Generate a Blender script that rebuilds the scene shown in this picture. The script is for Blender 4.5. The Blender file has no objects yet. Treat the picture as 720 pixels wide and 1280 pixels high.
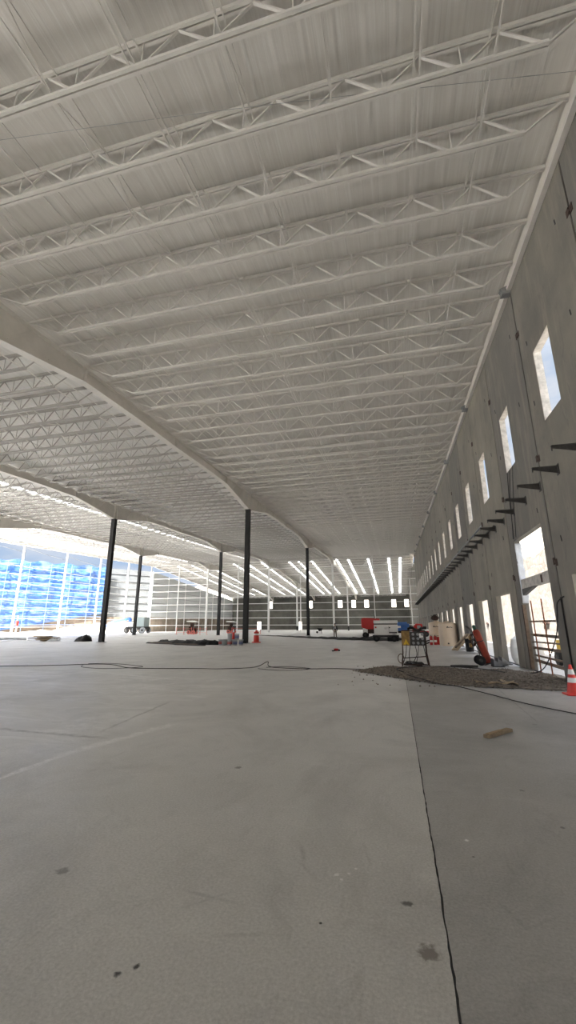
import bpy, bmesh, math, random
from mathutils import Vector, Matrix
random.seed(7)
S = bpy.context.scene
COL = S.collection

# ------------------------------------------------------------------ camera
F_PX, PITCH, YAW, ROLL, EYE = 526.19, .2624, .2445, -.0029, 1.6
def cam_axes():
    cp, sp, cy, sy, cr, sr = math.cos(PITCH), math.sin(PITCH), math.cos(YAW), math.sin(YAW), math.cos(ROLL), math.sin(ROLL)
    f = Vector((-sy*cp, cy*cp, sp)); r = Vector((cy, sy, 0)); u = r.cross(f)
    return r*cr+u*sr, -r*sr+u*cr, f
CR, CU, CF = cam_axes()
cd = bpy.data.cameras.new('camera'); cam = bpy.data.objects.new('camera', cd); COL.objects.link(cam)
cd.sensor_fit = 'VERTICAL'; cd.sensor_height = 36; cd.lens = F_PX/1280*36; cd.clip_end = 3000; cd.clip_start = .05
cam.matrix_world = Matrix(((CR.x, CU.x, -CF.x, 0), (CR.y, CU.y, -CF.y, 0), (CR.z, CU.z, -CF.z, EYE), (0, 0, 0, 1)))
S.camera = cam
def px(x, y, z):
    d = Vector((x, y, z-EYE)); w = d.dot(CF)
    if w < .2: return None
    return 360+F_PX*d.dot(CR)/w, 640-F_PX*d.dot(CU)/w
def in_view(pts, m=90):
    q = [p for p in (px(*p) for p in pts) if p]
    if not q: return False
    return max(a for a, b in q) > -m and min(a for a, b in q) < 720+m and max(b for a, b in q) > -m and min(b for a, b in q) < 1280+m

# ------------------------------------------------------------------ materials
def mat(name, col, rough=.7, metal=0., noise=0., scale=4., stretch=None, bump=0., bscale=None, col2=None, trans=0.):
    m = bpy.data.materials.new(name); m.use_nodes = True
    n = m.node_tree.nodes; l = m.node_tree.links; b = n['Principled BSDF']
    b.inputs['Base Color'].default_value = (*col, 1); b.inputs['Roughness'].default_value = rough
    b.inputs['Metallic'].default_value = metal
    if noise or col2 or bump:
        tc = n.new('ShaderNodeTexCoord'); mp = n.new('ShaderNodeMapping'); l.new(tc.outputs['Object'], mp.inputs[0])
        if stretch: mp.inputs['Scale'].default_value = stretch
        t = n.new('ShaderNodeTexNoise'); t.inputs['Scale'].default_value = scale; t.inputs['Detail'].default_value = 6; t.inputs['Roughness'].default_value = .62
        l.new(mp.outputs[0], t.inputs['Vector'])
        if noise or col2:
            r = n.new('ShaderNodeValToRGB'); r.color_ramp.elements[0].position = .32; r.color_ramp.elements[1].position = .68
            c2 = col2 or tuple(min(1, c*(1+noise)) for c in col); c1 = tuple(c*(1-noise) for c in col) if not col2 else col
            r.color_ramp.elements[0].color = (*c1, 1); r.color_ramp.elements[1].color = (*c2, 1)
            l.new(t.outputs[0], r.inputs[0]); l.new(r.outputs[0], b.inputs['Base Color'])
        if bump:
            t2 = t
            if bscale:
                t2 = n.new('ShaderNodeTexNoise'); t2.inputs['Scale'].default_value = bscale; t2.inputs['Detail'].default_value = 4; l.new(mp.outputs[0], t2.inputs['Vector'])
            bp = n.new('ShaderNodeBump'); bp.inputs['Strength'].default_value = bump; bp.inputs['Distance'].default_value = .03
            l.new(t2.outputs[0], bp.inputs['Height']); l.new(bp.outputs[0], b.inputs['Normal'])
    return m

class NT:
    """small helper to chain shader nodes"""
    def __init__(s, name):
        s.m = bpy.data.materials.new(name); s.m.use_nodes = True; s.n = s.m.node_tree.nodes; s.l = s.m.node_tree.links; s.b = s.n['Principled BSDF']
        s.tc = s.n.new('ShaderNodeTexCoord'); s.sep = s.n.new('ShaderNodeSeparateXYZ'); s.l.new(s.tc.outputs['Object'], s.sep.inputs[0])
    def put(s, sock, v):
        if hasattr(v, 'is_linked'): s.l.new(v, sock)
        else: sock.default_value = v
    def noise(s, scale, detail=5, rough=.6, stretch=None, dist=0.):
        t = s.n.new('ShaderNodeTexNoise'); t.inputs['Scale'].default_value = scale; t.inputs['Detail'].default_value = detail
        t.inputs['Roughness'].default_value = rough; t.inputs['Distortion'].default_value = dist
        if stretch:
            mp = s.n.new('ShaderNodeMapping'); mp.inputs['Scale'].default_value = stretch; s.l.new(s.tc.outputs['Object'], mp.inputs[0]); s.l.new(mp.outputs[0], t.inputs['Vector'])
        else: s.l.new(s.tc.outputs['Object'], t.inputs['Vector'])
        return t.outputs[0]
    def math(s, op, a, b=0., c=0.):
        t = s.n.new('ShaderNodeMath'); t.operation = op; s.put(t.inputs[0], a); s.put(t.inputs[1], b); s.put(t.inputs[2], c); return t.outputs[0]
    def rng(s, v, a, b, c=0., d=1.):
        t = s.n.new('ShaderNodeMapRange'); s.put(t.inputs[0], v); t.inputs[1].default_value = a; t.inputs[2].default_value = b; t.inputs[3].default_value = c; t.inputs[4].default_value = d; return t.outputs[0]
    def mix(s, f, a, b, mode='MIX'):
        t = s.n.new('ShaderNodeMix'); t.data_type = 'RGBA'; t.blend_type = mode; s.put(t.inputs[0], f)
        for k, v in ((6, a), (7, b)): s.put(t.inputs[k], (*v, 1) if isinstance(v, tuple) and len(v) == 3 else v)
        return t.outputs[2]
    def bump(s, h, st=.3, dist=.02):
        t = s.n.new('ShaderNodeBump'); t.inputs['Strength'].default_value = st; t.inputs['Distance'].default_value = dist; s.l.new(h, t.inputs['Height']); s.l.new(t.outputs[0], s.b.inputs['Normal'])
    def end(s, col, rough=.7):
        s.put(s.b.inputs['Base Color'], (*col, 1) if isinstance(col, tuple) else col); s.put(s.b.inputs['Roughness'], rough); return s.m

def floor_mat(name, base, warm, spots=(), segs=(), dusty=None, contrast=1.):
    t = NT(name); dk = lambda f: tuple(x*f for x in base)
    c = t.mix(t.rng(t.noise(.35, 5), .35, .68), base, warm)
    c = t.mix(t.rng(t.noise(.55, 8, .72, (1, .7, 1), .8), .47, .7, 0, .5*contrast), c, dk(.58))
    c = t.mix(t.rng(t.noise(2.4, 7, .75, (1, .55, 1), 1.4), .54, .72, 0, .38*contrast), c, dk(.66))
    c = t.mix(t.rng(t.noise(1.7, 6, .7, (.5, 1.4, 1), 1.), .56, .74, 0, .32*contrast), c, tuple(min(.9, x*1.3) for x in base))
    scuff = t.math('MULTIPLY', t.rng(t.noise(3.2, 7, .75, (.5, 1.5, 1), 1.6), .55, .72), t.rng(t.noise(.16, 2), .5, .62))
    c = t.mix(t.math('MULTIPLY', scuff, .5), c, (.74, .73, .71))
    if dusty:
        x0, y0, y1 = dusty
        a = t.math('MULTIPLY', t.rng(t.sep.outputs[0], x0-.25, x0-.05, 1, 0), t.math('MULTIPLY', t.rng(t.sep.outputs[1], y0, y0+1.), t.rng(t.sep.outputs[1], y1-3, y1, 1, 0)))
        a = t.math('MULTIPLY', a, t.rng(t.noise(.9, 8, .78, (.5, 1.2, 1), 1.2), .47, .66, 0, .75)); c = t.mix(a, c, (.80, .79, .78))
    for x1, y1, x2, y2, w, cc, st in segs:
        L = math.hypot(x2-x1, y2-y1); ux, uy = (x2-x1)/L, (y2-y1)/L
        dx = t.math('SUBTRACT', t.sep.outputs[0], x1); dy = t.math('SUBTRACT', t.sep.outputs[1], y1)
        al = t.math('ADD', t.math('MULTIPLY', dx, ux), t.math('MULTIPLY', dy, uy)); pe = t.math('ABSOLUTE', t.math('ADD', t.math('SUBTRACT', t.math('MULTIPLY', dx, uy), t.math('MULTIPLY', dy, ux)), t.math('MULTIPLY', t.math('SUBTRACT', t.noise(3.5, 5), .5), w*2.2)))
        m = t.math('MULTIPLY', t.rng(pe, w*.25, w, 1, 0), t.math('MULTIPLY', t.rng(al, -.1, .2), t.rng(al, L-.3, L+.1, 1, 0)))
        m = t.math('MULTIPLY', m, t.rng(t.noise(7, 6, .75), .36, .58, .15, st)); c = t.mix(m, c, cc)
    fine = t.rng(t.noise(55, 4, .7), .3, .7, .82, 1.16)
    cb = t.n.new('ShaderNodeCombineColor'); [t.l.new(fine, cb.inputs[k]) for k in range(3)]
    c = t.mix(1., c, cb.outputs[0], 'MULTIPLY')
    for x, y, r, cc in spots:
        dx = t.math('SUBTRACT', t.sep.outputs[0], x); dy = t.math('SUBTRACT', t.sep.outputs[1], y)
        d = t.math('SQRT', t.math('ADD', t.math('MULTIPLY', dx, dx), t.math('MULTIPLY', dy, dy)))
        d = t.math('ADD', d, t.math('MULTIPLY', t.math('SUBTRACT', t.noise(26, 4), .5), r*1.8))
        c = t.mix(t.rng(d, r*.5, r, 1, 0), c, cc)
    t.bump(t.noise(60, 3), .12, .01)
    return t.end(c, t.rng(t.noise(.8, 5), .35, .65, .36, .52))

def wall_mat():
    t = NT('cast_concrete_wall')
    pan = t.math('FLOOR', t.math('DIVIDE', t.math('SUBTRACT', t.sep.outputs[1], 9.1), 4.57))
    wn = t.n.new('ShaderNodeTexWhiteNoise'); wn.noise_dimensions = '1D'; t.l.new(pan, wn.inputs['W'])
    c = t.mix(t.rng(wn.outputs['Value'], 0, 1), (.165, .156, .14), (.27, .245, .20))
    c = t.mix(t.rng(t.noise(.45, 6, .65), .35, .7, 0, .8), c, (.135, .128, .116))
    c = t.mix(t.rng(t.noise(1.2, 6, .7, (1, 1.6, .22)), .52, .75, 0, .55), c, (.33, .295, .24))
    c = t.mix(t.rng(t.noise(2.5, 7, .7, (1, 1, .5), .8), .58, .75, 0, .5), c, (.085, .082, .078))
    t.bump(t.noise(9, 6), .2, .02)
    return t.end(c, .8)

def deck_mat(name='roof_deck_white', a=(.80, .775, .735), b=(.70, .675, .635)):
    t = NT(name)
    st = t.noise(1.6, 6, .7, (2.2, .05, 1))
    c = t.mix(t.rng(st, .36, .66), b, a); c = t.mix(t.rng(t.noise(5., 5, .7, (2.6, .025, 1)), .5, .68, 0, .55), c, tuple(min(.92, x*1.22) for x in a)); c = t.mix(t.rng(t.noise(3.3, 5, .7, (2.6, .02, 1)), .56, .72, 0, .5), c, tuple(x*.72 for x in b))
    c = t.mix(t.rng(t.noise(.5, 4), .4, .7, 0, .3), c, tuple(x*.8 for x in b))
    w = t.math('SINE', t.math('MULTIPLY', t.sep.outputs[0], 2*math.pi/.61))
    h = t.math('ADD', t.math('POWER', t.math('MAXIMUM', w, 0.), 8.), t.math('MULTIPLY', t.noise(5, 5, .7, (3, .08, 1)), .8))
    t.bump(h, .28, .03)
    return t.end(c, .6)

M = {}
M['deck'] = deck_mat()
M['deck_left'] = deck_mat('roof_deck_bounce_lit', (.86, .85, .83), (.76, .745, .72))  # whiter copy of the deck, painting in light bounced off the floor
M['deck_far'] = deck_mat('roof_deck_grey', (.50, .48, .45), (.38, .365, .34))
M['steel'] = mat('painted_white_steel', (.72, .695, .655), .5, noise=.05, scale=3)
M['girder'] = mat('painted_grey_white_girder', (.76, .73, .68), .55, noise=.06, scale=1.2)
M['steel2'] = mat('steel_silhouette', (.40, .385, .36), .55, noise=.06, scale=3)  # darker copy of the joist steel, painting in the backlit silhouette
M['white'] = mat('painted_bright_white_steel', (.82, .82, .80), .45, noise=.04, scale=3)
M['black'] = mat('black_column_paint', (.008, .0085, .0095), .6, noise=.3, scale=5)
M['wall'] = wall_mat()
M['reveal'] = mat('rough_concrete_reveal_lit', (.46, .44, .41), .85, noise=.28, scale=5, bump=.3)  # paler than the wall panels to carry outside light on the reveals
M['sealant'] = mat('dark_sealant', (.02, .02, .02), .8)
DK, LT = (.16, .155, .15), (.80, .79, .78)
M['floor_l'] = floor_mat('slab_concrete_warm', (.57, .565, .55), (.635, .625, .605),
    [(-1.4, 2.23, .022, (.02, .02, .02)), (-1.335, 2.29, .022, (.02, .02, .02)), (-.52, 2.81, .012, (.03, .03, .03)), (-.05, 3.1, .035, (.14, .135, .13)), (.05, 2.72, .07, (.24, .22, .2)), (-.5, 3.3, .02, LT), (-.42, 3.33, .016, LT), (-.38, 3.4, .014, LT), (-.46, 3.25, .014, LT), (-1.9, 5.2, .05, (.25, .24, .23)), (-2.3, 2.9, .05, (.27, .26, .25))],
    [(-4.32, 3.8, -4.25, 5.2, .07, LT, .9), (-4.3, 5.1, -3.7, 7.2, .13, LT, .85), (-6.6, 6.1, -4.2, 5.98, .08, (.27, .26, .25), .8), (-4.6, 6.3, -4.9, 9., .05, (.3, .29, .28), .7), (-10.5, 13.9, -6.5, 12.4, .12, LT, .6), (-7.4, 12.2, -6.9, 13.1, .16, LT, .9), (-6.7, 10.5, -6.2, 12., .1, LT, .6),
     (-.8, 3.62, -.74, 3.4, .022, (.2, .195, .19), .9), (-.78, 3.4, -.66, 3.26, .02, (.22, .21, .2), .8), (-.34, 3.7, -.3, 3.52, .018, (.24, .23, .22), .8), (-1.36, 2.9, -1.05, 2.86, .02, (.27, .27, .28), .8), (-1.3, 2.78, -1.12, 2.95, .016, (.27, .27, .28), .8), (-1.0, 2.6, -.75, 2.66, .02, (.3, .29, .28), .7)], (-4.25, 4.5, 16))
M['floor_r'] = floor_mat('slab_concrete_grey', (.42, .42, .415), (.48, .475, .465),
    [(.41, 3.99, .022, (.85, .85, .84)), (1.1, 5.2, .03, (.2, .2, .2)), (2.1, 8.4, .05, (.22, .22, .22)), (1.2, 4.4, .025, (.2, .2, .2)), (.42, 3.75, .012, (.15, .15, .15))],
    [(.5, 3.2, .58, 3.04, .02, (.17, .17, .17), .9), (.58, 3.04, .72, 3.14, .014, (.2, .2, .2), .8), (2.2, 8.6, 2.44, 13.2, .02, (.2, .2, .2), .7), (.3, 9.2, 2.2, 9.1, .02, (.26, .26, .26), .5)], None, 1.25)
M['floor_p'] = floor_mat('slab_concrete_daylit', (.55, .545, .53), (.62, .61, .60))  # pale tone stands in for daylight from doorways, open side and skylights
M['pale'] = mat('pale_compacted_ground', (.6, .58, .55), .95, noise=.14, scale=.6, bump=.4, bscale=6)
M['earth'] = mat('brown_earth', (.22, .18, .14), .95, noise=.35, scale=.5, bump=.6, bscale=4)
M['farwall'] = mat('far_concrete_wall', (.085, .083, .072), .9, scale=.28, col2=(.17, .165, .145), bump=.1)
M['clad'] = None
def clad_mat():
    t = NT('grey_metal_cladding')
    w = t.math('SINE', t.math('MULTIPLY', t.math('ADD', t.sep.outputs[1], t.math('MULTIPLY', t.sep.outputs[0], .8)), 9.))
    c = t.mix(t.rng(t.noise(.35, 4), .35, .65), (.15, .16, .165), (.18, .19, .192)); t.bump(w, .15, .02)
    return t.end(c, .5)
M['clad'] = clad_mat()
M['clad_in'] = mat('pale_grey_cladding', (.52, .54, .54), .55, noise=.06, scale=.4)
def tarp_mat():
    t = NT('blue_tarp_sheet')
    ox = t.math('ADD', t.math('MULTIPLY', t.sep.outputs[0], .643), t.math('MULTIPLY', t.sep.outputs[1], .766))
    c = t.mix(t.rng(t.noise(1.6, 6, .65, (.8, .8, 1.2), .6), .4, .62), (.028, .095, .30), (.055, .15, .40))
    c = t.mix(t.rng(t.noise(1.1, 7, .75, (.45, .45, 2.2), .8), .5, .6, 0, .9), c, (.17, .235, .36))
    c = t.mix(t.rng(t.noise(.22, 3), .58, .66, 0, .6), c, (.17, .2, .25))
    t.bump(t.noise(1.6, 6), .45, .15)
    return t.end(c, .45)
M['tarp'] = tarp_mat()
def stone_mat():
    t = NT('pale_stone_masonry')
    v = t.n.new('ShaderNodeTexVoronoi'); v.feature = 'DISTANCE_TO_EDGE'; v.inputs['Scale'].default_value = 2.4; t.l.new(t.tc.outputs['Object'], v.inputs['Vector'])
    c = t.mix(t.rng(t.noise(1.3, 5), .35, .65), (.24, .208, .178), (.32, .29, .255))
    c = t.mix(t.rng(v.outputs['Distance'], .0, .06, .5, 0), c, (.11, .095, .08))
    w = t.math('FRACT', t.math('MULTIPLY', t.sep.outputs[2], .75)); c = t.mix(t.rng(w, 0, .03, .5, 0), c, (.12, .10, .085))
    t.bump(v.outputs['Distance'], .5, .05)
    return t.end(c, .9)
M['stone'] = stone_mat()
M['hill2'] = mat('pale_pinkish_hillside', (.42, .33, .27), .95, scale=.15, col2=(.55, .46, .39), bump=.5, bscale=1)
M['hill'] = mat('dry_hillside', (.16, .135, .10), .95, scale=1.1, col2=(.34, .30, .25), bump=.7, bscale=2)
M['rust'] = mat('rusted_steel', (.045, .024, .017), .85, noise=.4, scale=9)
M['rebar'] = mat('orange_rusted_bar', (.25, .09, .045), .85, noise=.3, scale=9)
M['boards'] = mat('weathered_board', (.17, .125, .09), .85, noise=.3, scale=6)
M['wood'] = mat('sawn_wood', (.36, .27, .17), .75, noise=.25, scale=3, stretch=(1, 9, 9))
M['ply'] = mat('raw_plywood', (.45, .33, .2), .8, noise=.2, scale=5)
M['darksteel'] = mat('dark_bare_steel', (.055, .053, .05), .55, .3, noise=.3, scale=8)
M['greysteel'] = mat('galvanised_steel', (.33, .34, .35), .45, .5, noise=.15, scale=8)
M['orange'] = mat('safety_orange_plastic', (.74, .055, .04), .45)
M['red'] = mat('red_paint', (.55, .02, .02), .4, noise=.1, scale=5)
M['drumred'] = mat('red_orange_plastic', (.62, .035, .02), .45)
M['cyl'] = mat('red_oxide_cylinder_paint', (.38, .05, .025), .45, noise=.2, scale=6)
M['cylgreen'] = mat('dark_green_paint', (.02, .09, .06), .5)
M['reflect'] = mat('white_reflective_band', (.85, .85, .83), .35)
M['rubber'] = mat('black_rubber', (.018, .018, .018), .8)
M['membrane'] = mat('black_membrane', (.009, .0085, .008), .7, noise=.4, scale=4, bump=.5, bscale=7)
M['tank'] = mat('beige_polyethylene', (.66, .54, .41), .5, noise=.04, scale=2)
M['tankmark'] = mat('dark_print', (.05, .045, .04), .6)
M['mwhite'] = mat('machine_white_paint', (.88, .87, .85), .4)
M['yellow'] = mat('yellow_paint', (.72, .48, .02), .45, noise=.15, scale=8)
M['brownpanel'] = mat('worn_yellow_brown_panel', (.28, .17, .05), .6, noise=.35, scale=9)
M['bluepaint'] = mat('blue_paint', (.06, .19, .55), .4, noise=.1, scale=5)
M['gravel'] = mat('dark_gravel', (.07, .06, .05), .95, scale=11, col2=(.30, .255, .205), bump=1., bscale=26)
M['stones'] = mat('crushed_stone', (.25, .23, .205), .95, noise=.35, scale=3)
M['batten'] = mat('faded_blue_batten', (.16, .22, .34), .7)
M['sheet'] = mat('bluish_white_plastic_wrap', (.62, .66, .72), .35, noise=.15, scale=3, bump=.6)
M['bucket'] = mat('grey_plastic_bucket', (.36, .38, .40), .5)
M['bucketlabel'] = mat('bucket_label_print', (.48, .12, .12), .5)
M['bucketblue'] = mat('bucket_label_blue', (.14, .16, .30), .5)
M['skin'] = mat('skin', (.34, .19, .12), .6)
M['jacket'] = mat('black_cloth', (.02, .02, .024), .85)
M['trousers'] = mat('khaki_cloth', (.20, .18, .14), .9)
M['pink'] = mat('faded_red_tube', (.62, .16, .13), .5)
M['glassg'] = mat('tinted_glass', (.35, .42, .42), .1)
M['cable'] = mat('cable_sheath', (.03, .03, .03), .7)
M['paper'] = mat('brown_paper_sack', (.42, .33, .22), .9, noise=.15, scale=6)
M['bush'] = mat('dry_bush_leaves', (.10, .11, .05), .9, noise=.4, scale=4)
def trans_mat():
    m = bpy.data.materials.new('translucent_skylight_sheet'); m.use_nodes = True; n = m.node_tree.nodes; l = m.node_tree.links
    n.remove(n['Principled BSDF']); a = n.new('ShaderNodeBsdfTranslucent'); d = n.new('ShaderNodeBsdfDiffuse'); x = n.new('ShaderNodeMixShader')
    a.inputs[0].default_value = (.95, .95, .93, 1); d.inputs[0].default_value = (.9, .9, .9, 1); x.inputs[0].default_value = .2
    l.new(a.outputs[0], x.inputs[1]); l.new(d.outputs[0], x.inputs[2]); l.new(x.outputs[0], n['Material Output'].inputs[0]); return m
M['sky'] = trans_mat()

# ------------------------------------------------------------------ mesh builder
class MB:
    def __init__(s): s.v = []; s.f = []; s.sm = []
    def add(s, vs, fs, smooth=False):
        o = len(s.v); s.v += [tuple(v) for v in vs]; s.f += [tuple(i+o for i in f) for f in fs]; s.sm += [smooth]*len(fs); return s
    def box(s, x0, x1, y0, y1, z0, z1):
        return s.add([(x, y, z) for x in (x0, x1) for y in (y0, y1) for z in (z0, z1)],
                     [(0, 1, 3, 2), (4, 6, 7, 5), (0, 4, 5, 1), (2, 3, 7, 6), (0, 2, 6, 4), (1, 5, 7, 3)])
    def obox(s, c, ax, half):
        c = Vector(c); a = [Vector(v).normalized()*h for v, h in zip(ax, half)]
        return s.add([c+a[0]*i+a[1]*j+a[2]*k for i in (-1, 1) for j in (-1, 1) for k in (-1, 1)],
                     [(0, 1, 3, 2), (4, 6, 7, 5), (0, 4, 5, 1), (2, 3, 7, 6), (0, 2, 6, 4), (1, 5, 7, 3)])
    def bar(s, p, q, w, h, up=(0, 0, 1)):
        p = Vector(p); q = Vector(q); d = (q-p); L = d.length; d.normalize(); u = Vector(up)
        if abs(d.dot(u)) > .98: u = Vector((0, 1, 0))
        r = d.cross(u).normalized(); u = r.cross(d)
        return s.obox((p+q)/2, (d, r, u), (L/2, w/2, h/2))
    def tube(s, pts, r, n=8, caps=True):
        pts = [Vector(p) for p in pts]; rs = r if isinstance(r, (list, tuple)) else [r]*len(pts); vs = []
        prev = None
        for i, p in enumerate(pts):
            d = (pts[min(i+1, len(pts)-1)]-pts[max(i-1, 0)]).normalized()
            if prev is None:
                u = Vector((0, 0, 1)) if abs(d.z) < .9 else Vector((1, 0, 0))
                a = d.cross(u).normalized()
            else:
                a = (prev-d*prev.dot(d)).normalized()
            prev = a; b = d.cross(a)
            vs += [p+(a*math.cos(2*math.pi*k/n)+b*math.sin(2*math.pi*k/n))*rs[i] for k in range(n)]
        fs = [(i*n+k, i*n+(k+1) % n, (i+1)*n+(k+1) % n, (i+1)*n+k) for i in range(len(pts)-1) for k in range(n)]
        s.add(vs, fs, True)
        if caps:
            s.add(vs[:n], [tuple(reversed(range(n)))]); s.add(vs[-n:], [tuple(range(n))])
        return s
    def lathe(s, prof, c=(0, 0, 0), n=20, axis=None):
        c = Vector(c); ax = Vector(axis or (0, 0, 1)).normalized(); u = Vector((1, 0, 0)) if abs(ax.x) < .9 else Vector((0, 1, 0)); a = ax.cross(u).normalized(); b = ax.cross(a)
        for (r0, z0), (r1, z1) in zip(prof, prof[1:]):
            vs = [c+ax*z+(a*math.cos(2*math.pi*k/n)+b*math.sin(2*math.pi*k/n))*max(r, 1e-4) for r, z in ((r0, z0), (r1, z1)) for k in range(n)]
            s.add(vs, [(k, (k+1) % n, n+(k+1) % n, n+k) for k in range(n)], True)
        return s
    def prism(s, poly, a0, a1, axis=0):
        """polygon in the two other axes, extruded along axis"""
        def P(u, v, w): return {0: (w, u, v), 1: (u, w, v), 2: (u, v, w)}[axis]
        n = len(poly); vs = [P(u, v, a0) for u, v in poly]+[P(u, v, a1) for u, v in poly]
        return s.add(vs, [tuple(range(n)), tuple(reversed(range(n, 2*n)))]+[(k, n+k, n+(k+1) % n, (k+1) % n) for k in range(n)])
    def mesh(s, name, off=(0, 0, 0)):
        o = Vector(off); me = bpy.data.meshes.new(name); me.from_pydata([tuple(Vector(v)-o) for v in s.v], [], s.f)
        bm = bmesh.new(); bm.from_mesh(me); bmesh.ops.recalc_face_normals(bm, faces=bm.faces); bm.to_mesh(me); bm.free()
        for p, k in zip(me.polygons, s.sm): p.use_smooth = k
        return me
    def build(s, name, m, parent=None, bevel=0):
        off = ROOT.get(parent.name, (0, 0, 0)) if parent else (0, 0, 0)
        o = bpy.data.objects.new(name, s.mesh(name, off)); COL.objects.link(o); o.data.materials.append(M[m] if isinstance(m, str) else m)
        if parent: o.parent = parent; ROOT[o.name] = off
        if bevel:
            b = o.modifiers.new('bevel', 'BEVEL'); b.width = bevel; b.segments = 2; b.limit_method = 'ANGLE'
        return o
ROOT = {}
def tag(o, label=None, cat=None, group=None, kind=None):
    if label: o['label'] = label
    if cat: o['category'] = cat
    if group: o['group'] = group
    if kind: o['kind'] = kind
    return o
def thing(name, label, cat, loc, group=None):
    o = bpy.data.objects.new(name, None); COL.objects.link(o); o.location = loc; o.empty_display_size = .2
    ROOT[o.name] = tuple(loc); return tag(o, label, cat, group)
def struct(o, label=None, cat='structure'): return tag(o, label, cat, None, 'structure')
def copy_tree(o, loc, label):
    kids = [c for c in KIDS[o.name]]
    r = o.copy(); COL.objects.link(r); r.location = loc; r['label'] = label
    for c in kids:
        d = c.copy(); COL.objects.link(d); d.parent = r
    return r
KIDS = {}
ONES = 'first second third fourth fifth sixth seventh eighth ninth tenth eleventh twelfth thirteenth fourteenth fifteenth sixteenth seventeenth eighteenth nineteenth'.split()
TENS = {20: 'twent', 30: 'thirt', 40: 'fort', 50: 'fift', 60: 'sixt', 70: 'sevent'}
def nth(k):
    if k < 20: return ONES[k-1]
    t, u = k//10*10, k % 10
    return TENS[t]+('ieth' if u == 0 else 'y-'+ONES[u-1])

# ------------------------------------------------------------------ dimensions of the hall
W = 4.57                     # inner face of the right wall
TH = .21
XA, XB, XC, XD = -13.5, -28.6, -44.2, -60.
Y0, Y1, Y2 = -12., 96.2, 154.6
def deck(y): return 12.8+.0413*y if y <= Y1 else 16.77-.082*(y-Y1)
COLY = [8.6, 37.9, 67.0, 96.2]
PJ = [9.1+4.57*k for k in range(-5, 20)]

# ------------------------------------------------------------------ floor and ground
def slab(name, x0, x1, y0, y1, m, label, z1=0., z0=-.2): return struct(MB().box(x0, x1, y0, y1, z0, z1).build(name, m), label, 'floor')
def pslab(poly, m, label, z1=0., z0=-.2): return struct(MB().prism(poly, z0, z1, 2).build('floor', m), label, 'floor')
EDGE = [(.148, 47.2), (-5, 49.5), (-9.5, 54), (-15.3, 61), (-22, 68), (-35.6, 76), (-40.6, 40), (-40.6, Y0)]
pslab([(.148, Y0)]+EDGE, 'floor_l', 'warm grey concrete slab left of the long joint')
slab('floor', .153, W+TH, Y0, 16.9, 'floor_r', 'darker grey concrete slab between the long joint and the tall wall')
slab('floor', .153, W+TH, 16.91, 47.0, 'floor_p', 'concrete slab paled for door light along the doorways beyond the gravel')
pslab([(W+TH, 47.01), (.15, 47.21), (-5, 49.52), (-9.5, 54.02), (-15.3, 61.02), (-22, 68.02), (-36, 76.3), (-41.2, 40), (-41.2, 10), (XD-1.5, 10), (XD-1.5, Y1+.2), (W+TH, Y1+.2)], 'floor_p', 'slab toned pale for daylight along the open left side and at the far end')
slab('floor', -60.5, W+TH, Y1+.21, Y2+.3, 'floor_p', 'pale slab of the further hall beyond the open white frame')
struct(MB().prism([(-40.62, 10), (-40.62, 40), (-35.62, 76.1), (-36., 76.3), (-41.18, 40), (-41.18, 10)], -.2, .03, 2).build('trim_1', 'white'), 'thin white concrete kerb between grey slab and bright slab', 'trim')
struct(MB().box(-300, 300, -150, 400, -.5, -.21).build('ground', 'pale'), 'pale ground outside the hall', 'ground')
struct(MB().box(W+TH, 40, Y0, Y2, -.4, -.1).build('ground', 'pale'), 'pale ground strip outside the right wall', 'ground')
mb = MB(); rj = random.Random(31); ja = .15; pts = []
for i in range(220):
    y = 1.6+i*.062; amp = .011*max(0, 1-(y-1.6)/5.)
    ja += rj.uniform(-1, 1)*amp*.55; ja = .15+(ja-.15)*.8; wd = .003+.004*rj.random()*(1 if y < 6 else .4)
    pts += [(ja-wd, y, .0015), (ja+wd, y, .0015)]
mb.add(pts, [(2*i, 2*i+1, 2*i+3, 2*i+2) for i in range(219)])
struct(mb.build('floor_joint', 'sealant'), 'ragged dark joint line running along the slab', 'joint')
# low earth bank at the left edge
mb = MB(); ys = [30+i*4 for i in range(18)]
ring = []
for y in ys:
    h = .62+.2*math.sin(y*.7)+.12*math.sin(y*1.9)
    ring.append([(-60.8, y, -.25), (-61.6, y, h*.85), (-62.6, y, h), (-65, y, h*.9), (-67, y, -.25)])
n = 5
mb.add([p for r in ring for p in r], [(i*n+k, i*n+k+1, (i+1)*n+k+1, (i+1)*n+k) for i in range(len(ring)-1) for k in range(n-1)], True)
struct(mb.build('ground', 'pale'), 'low pale bank of spoil outside the left side frame', 'ground')

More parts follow.
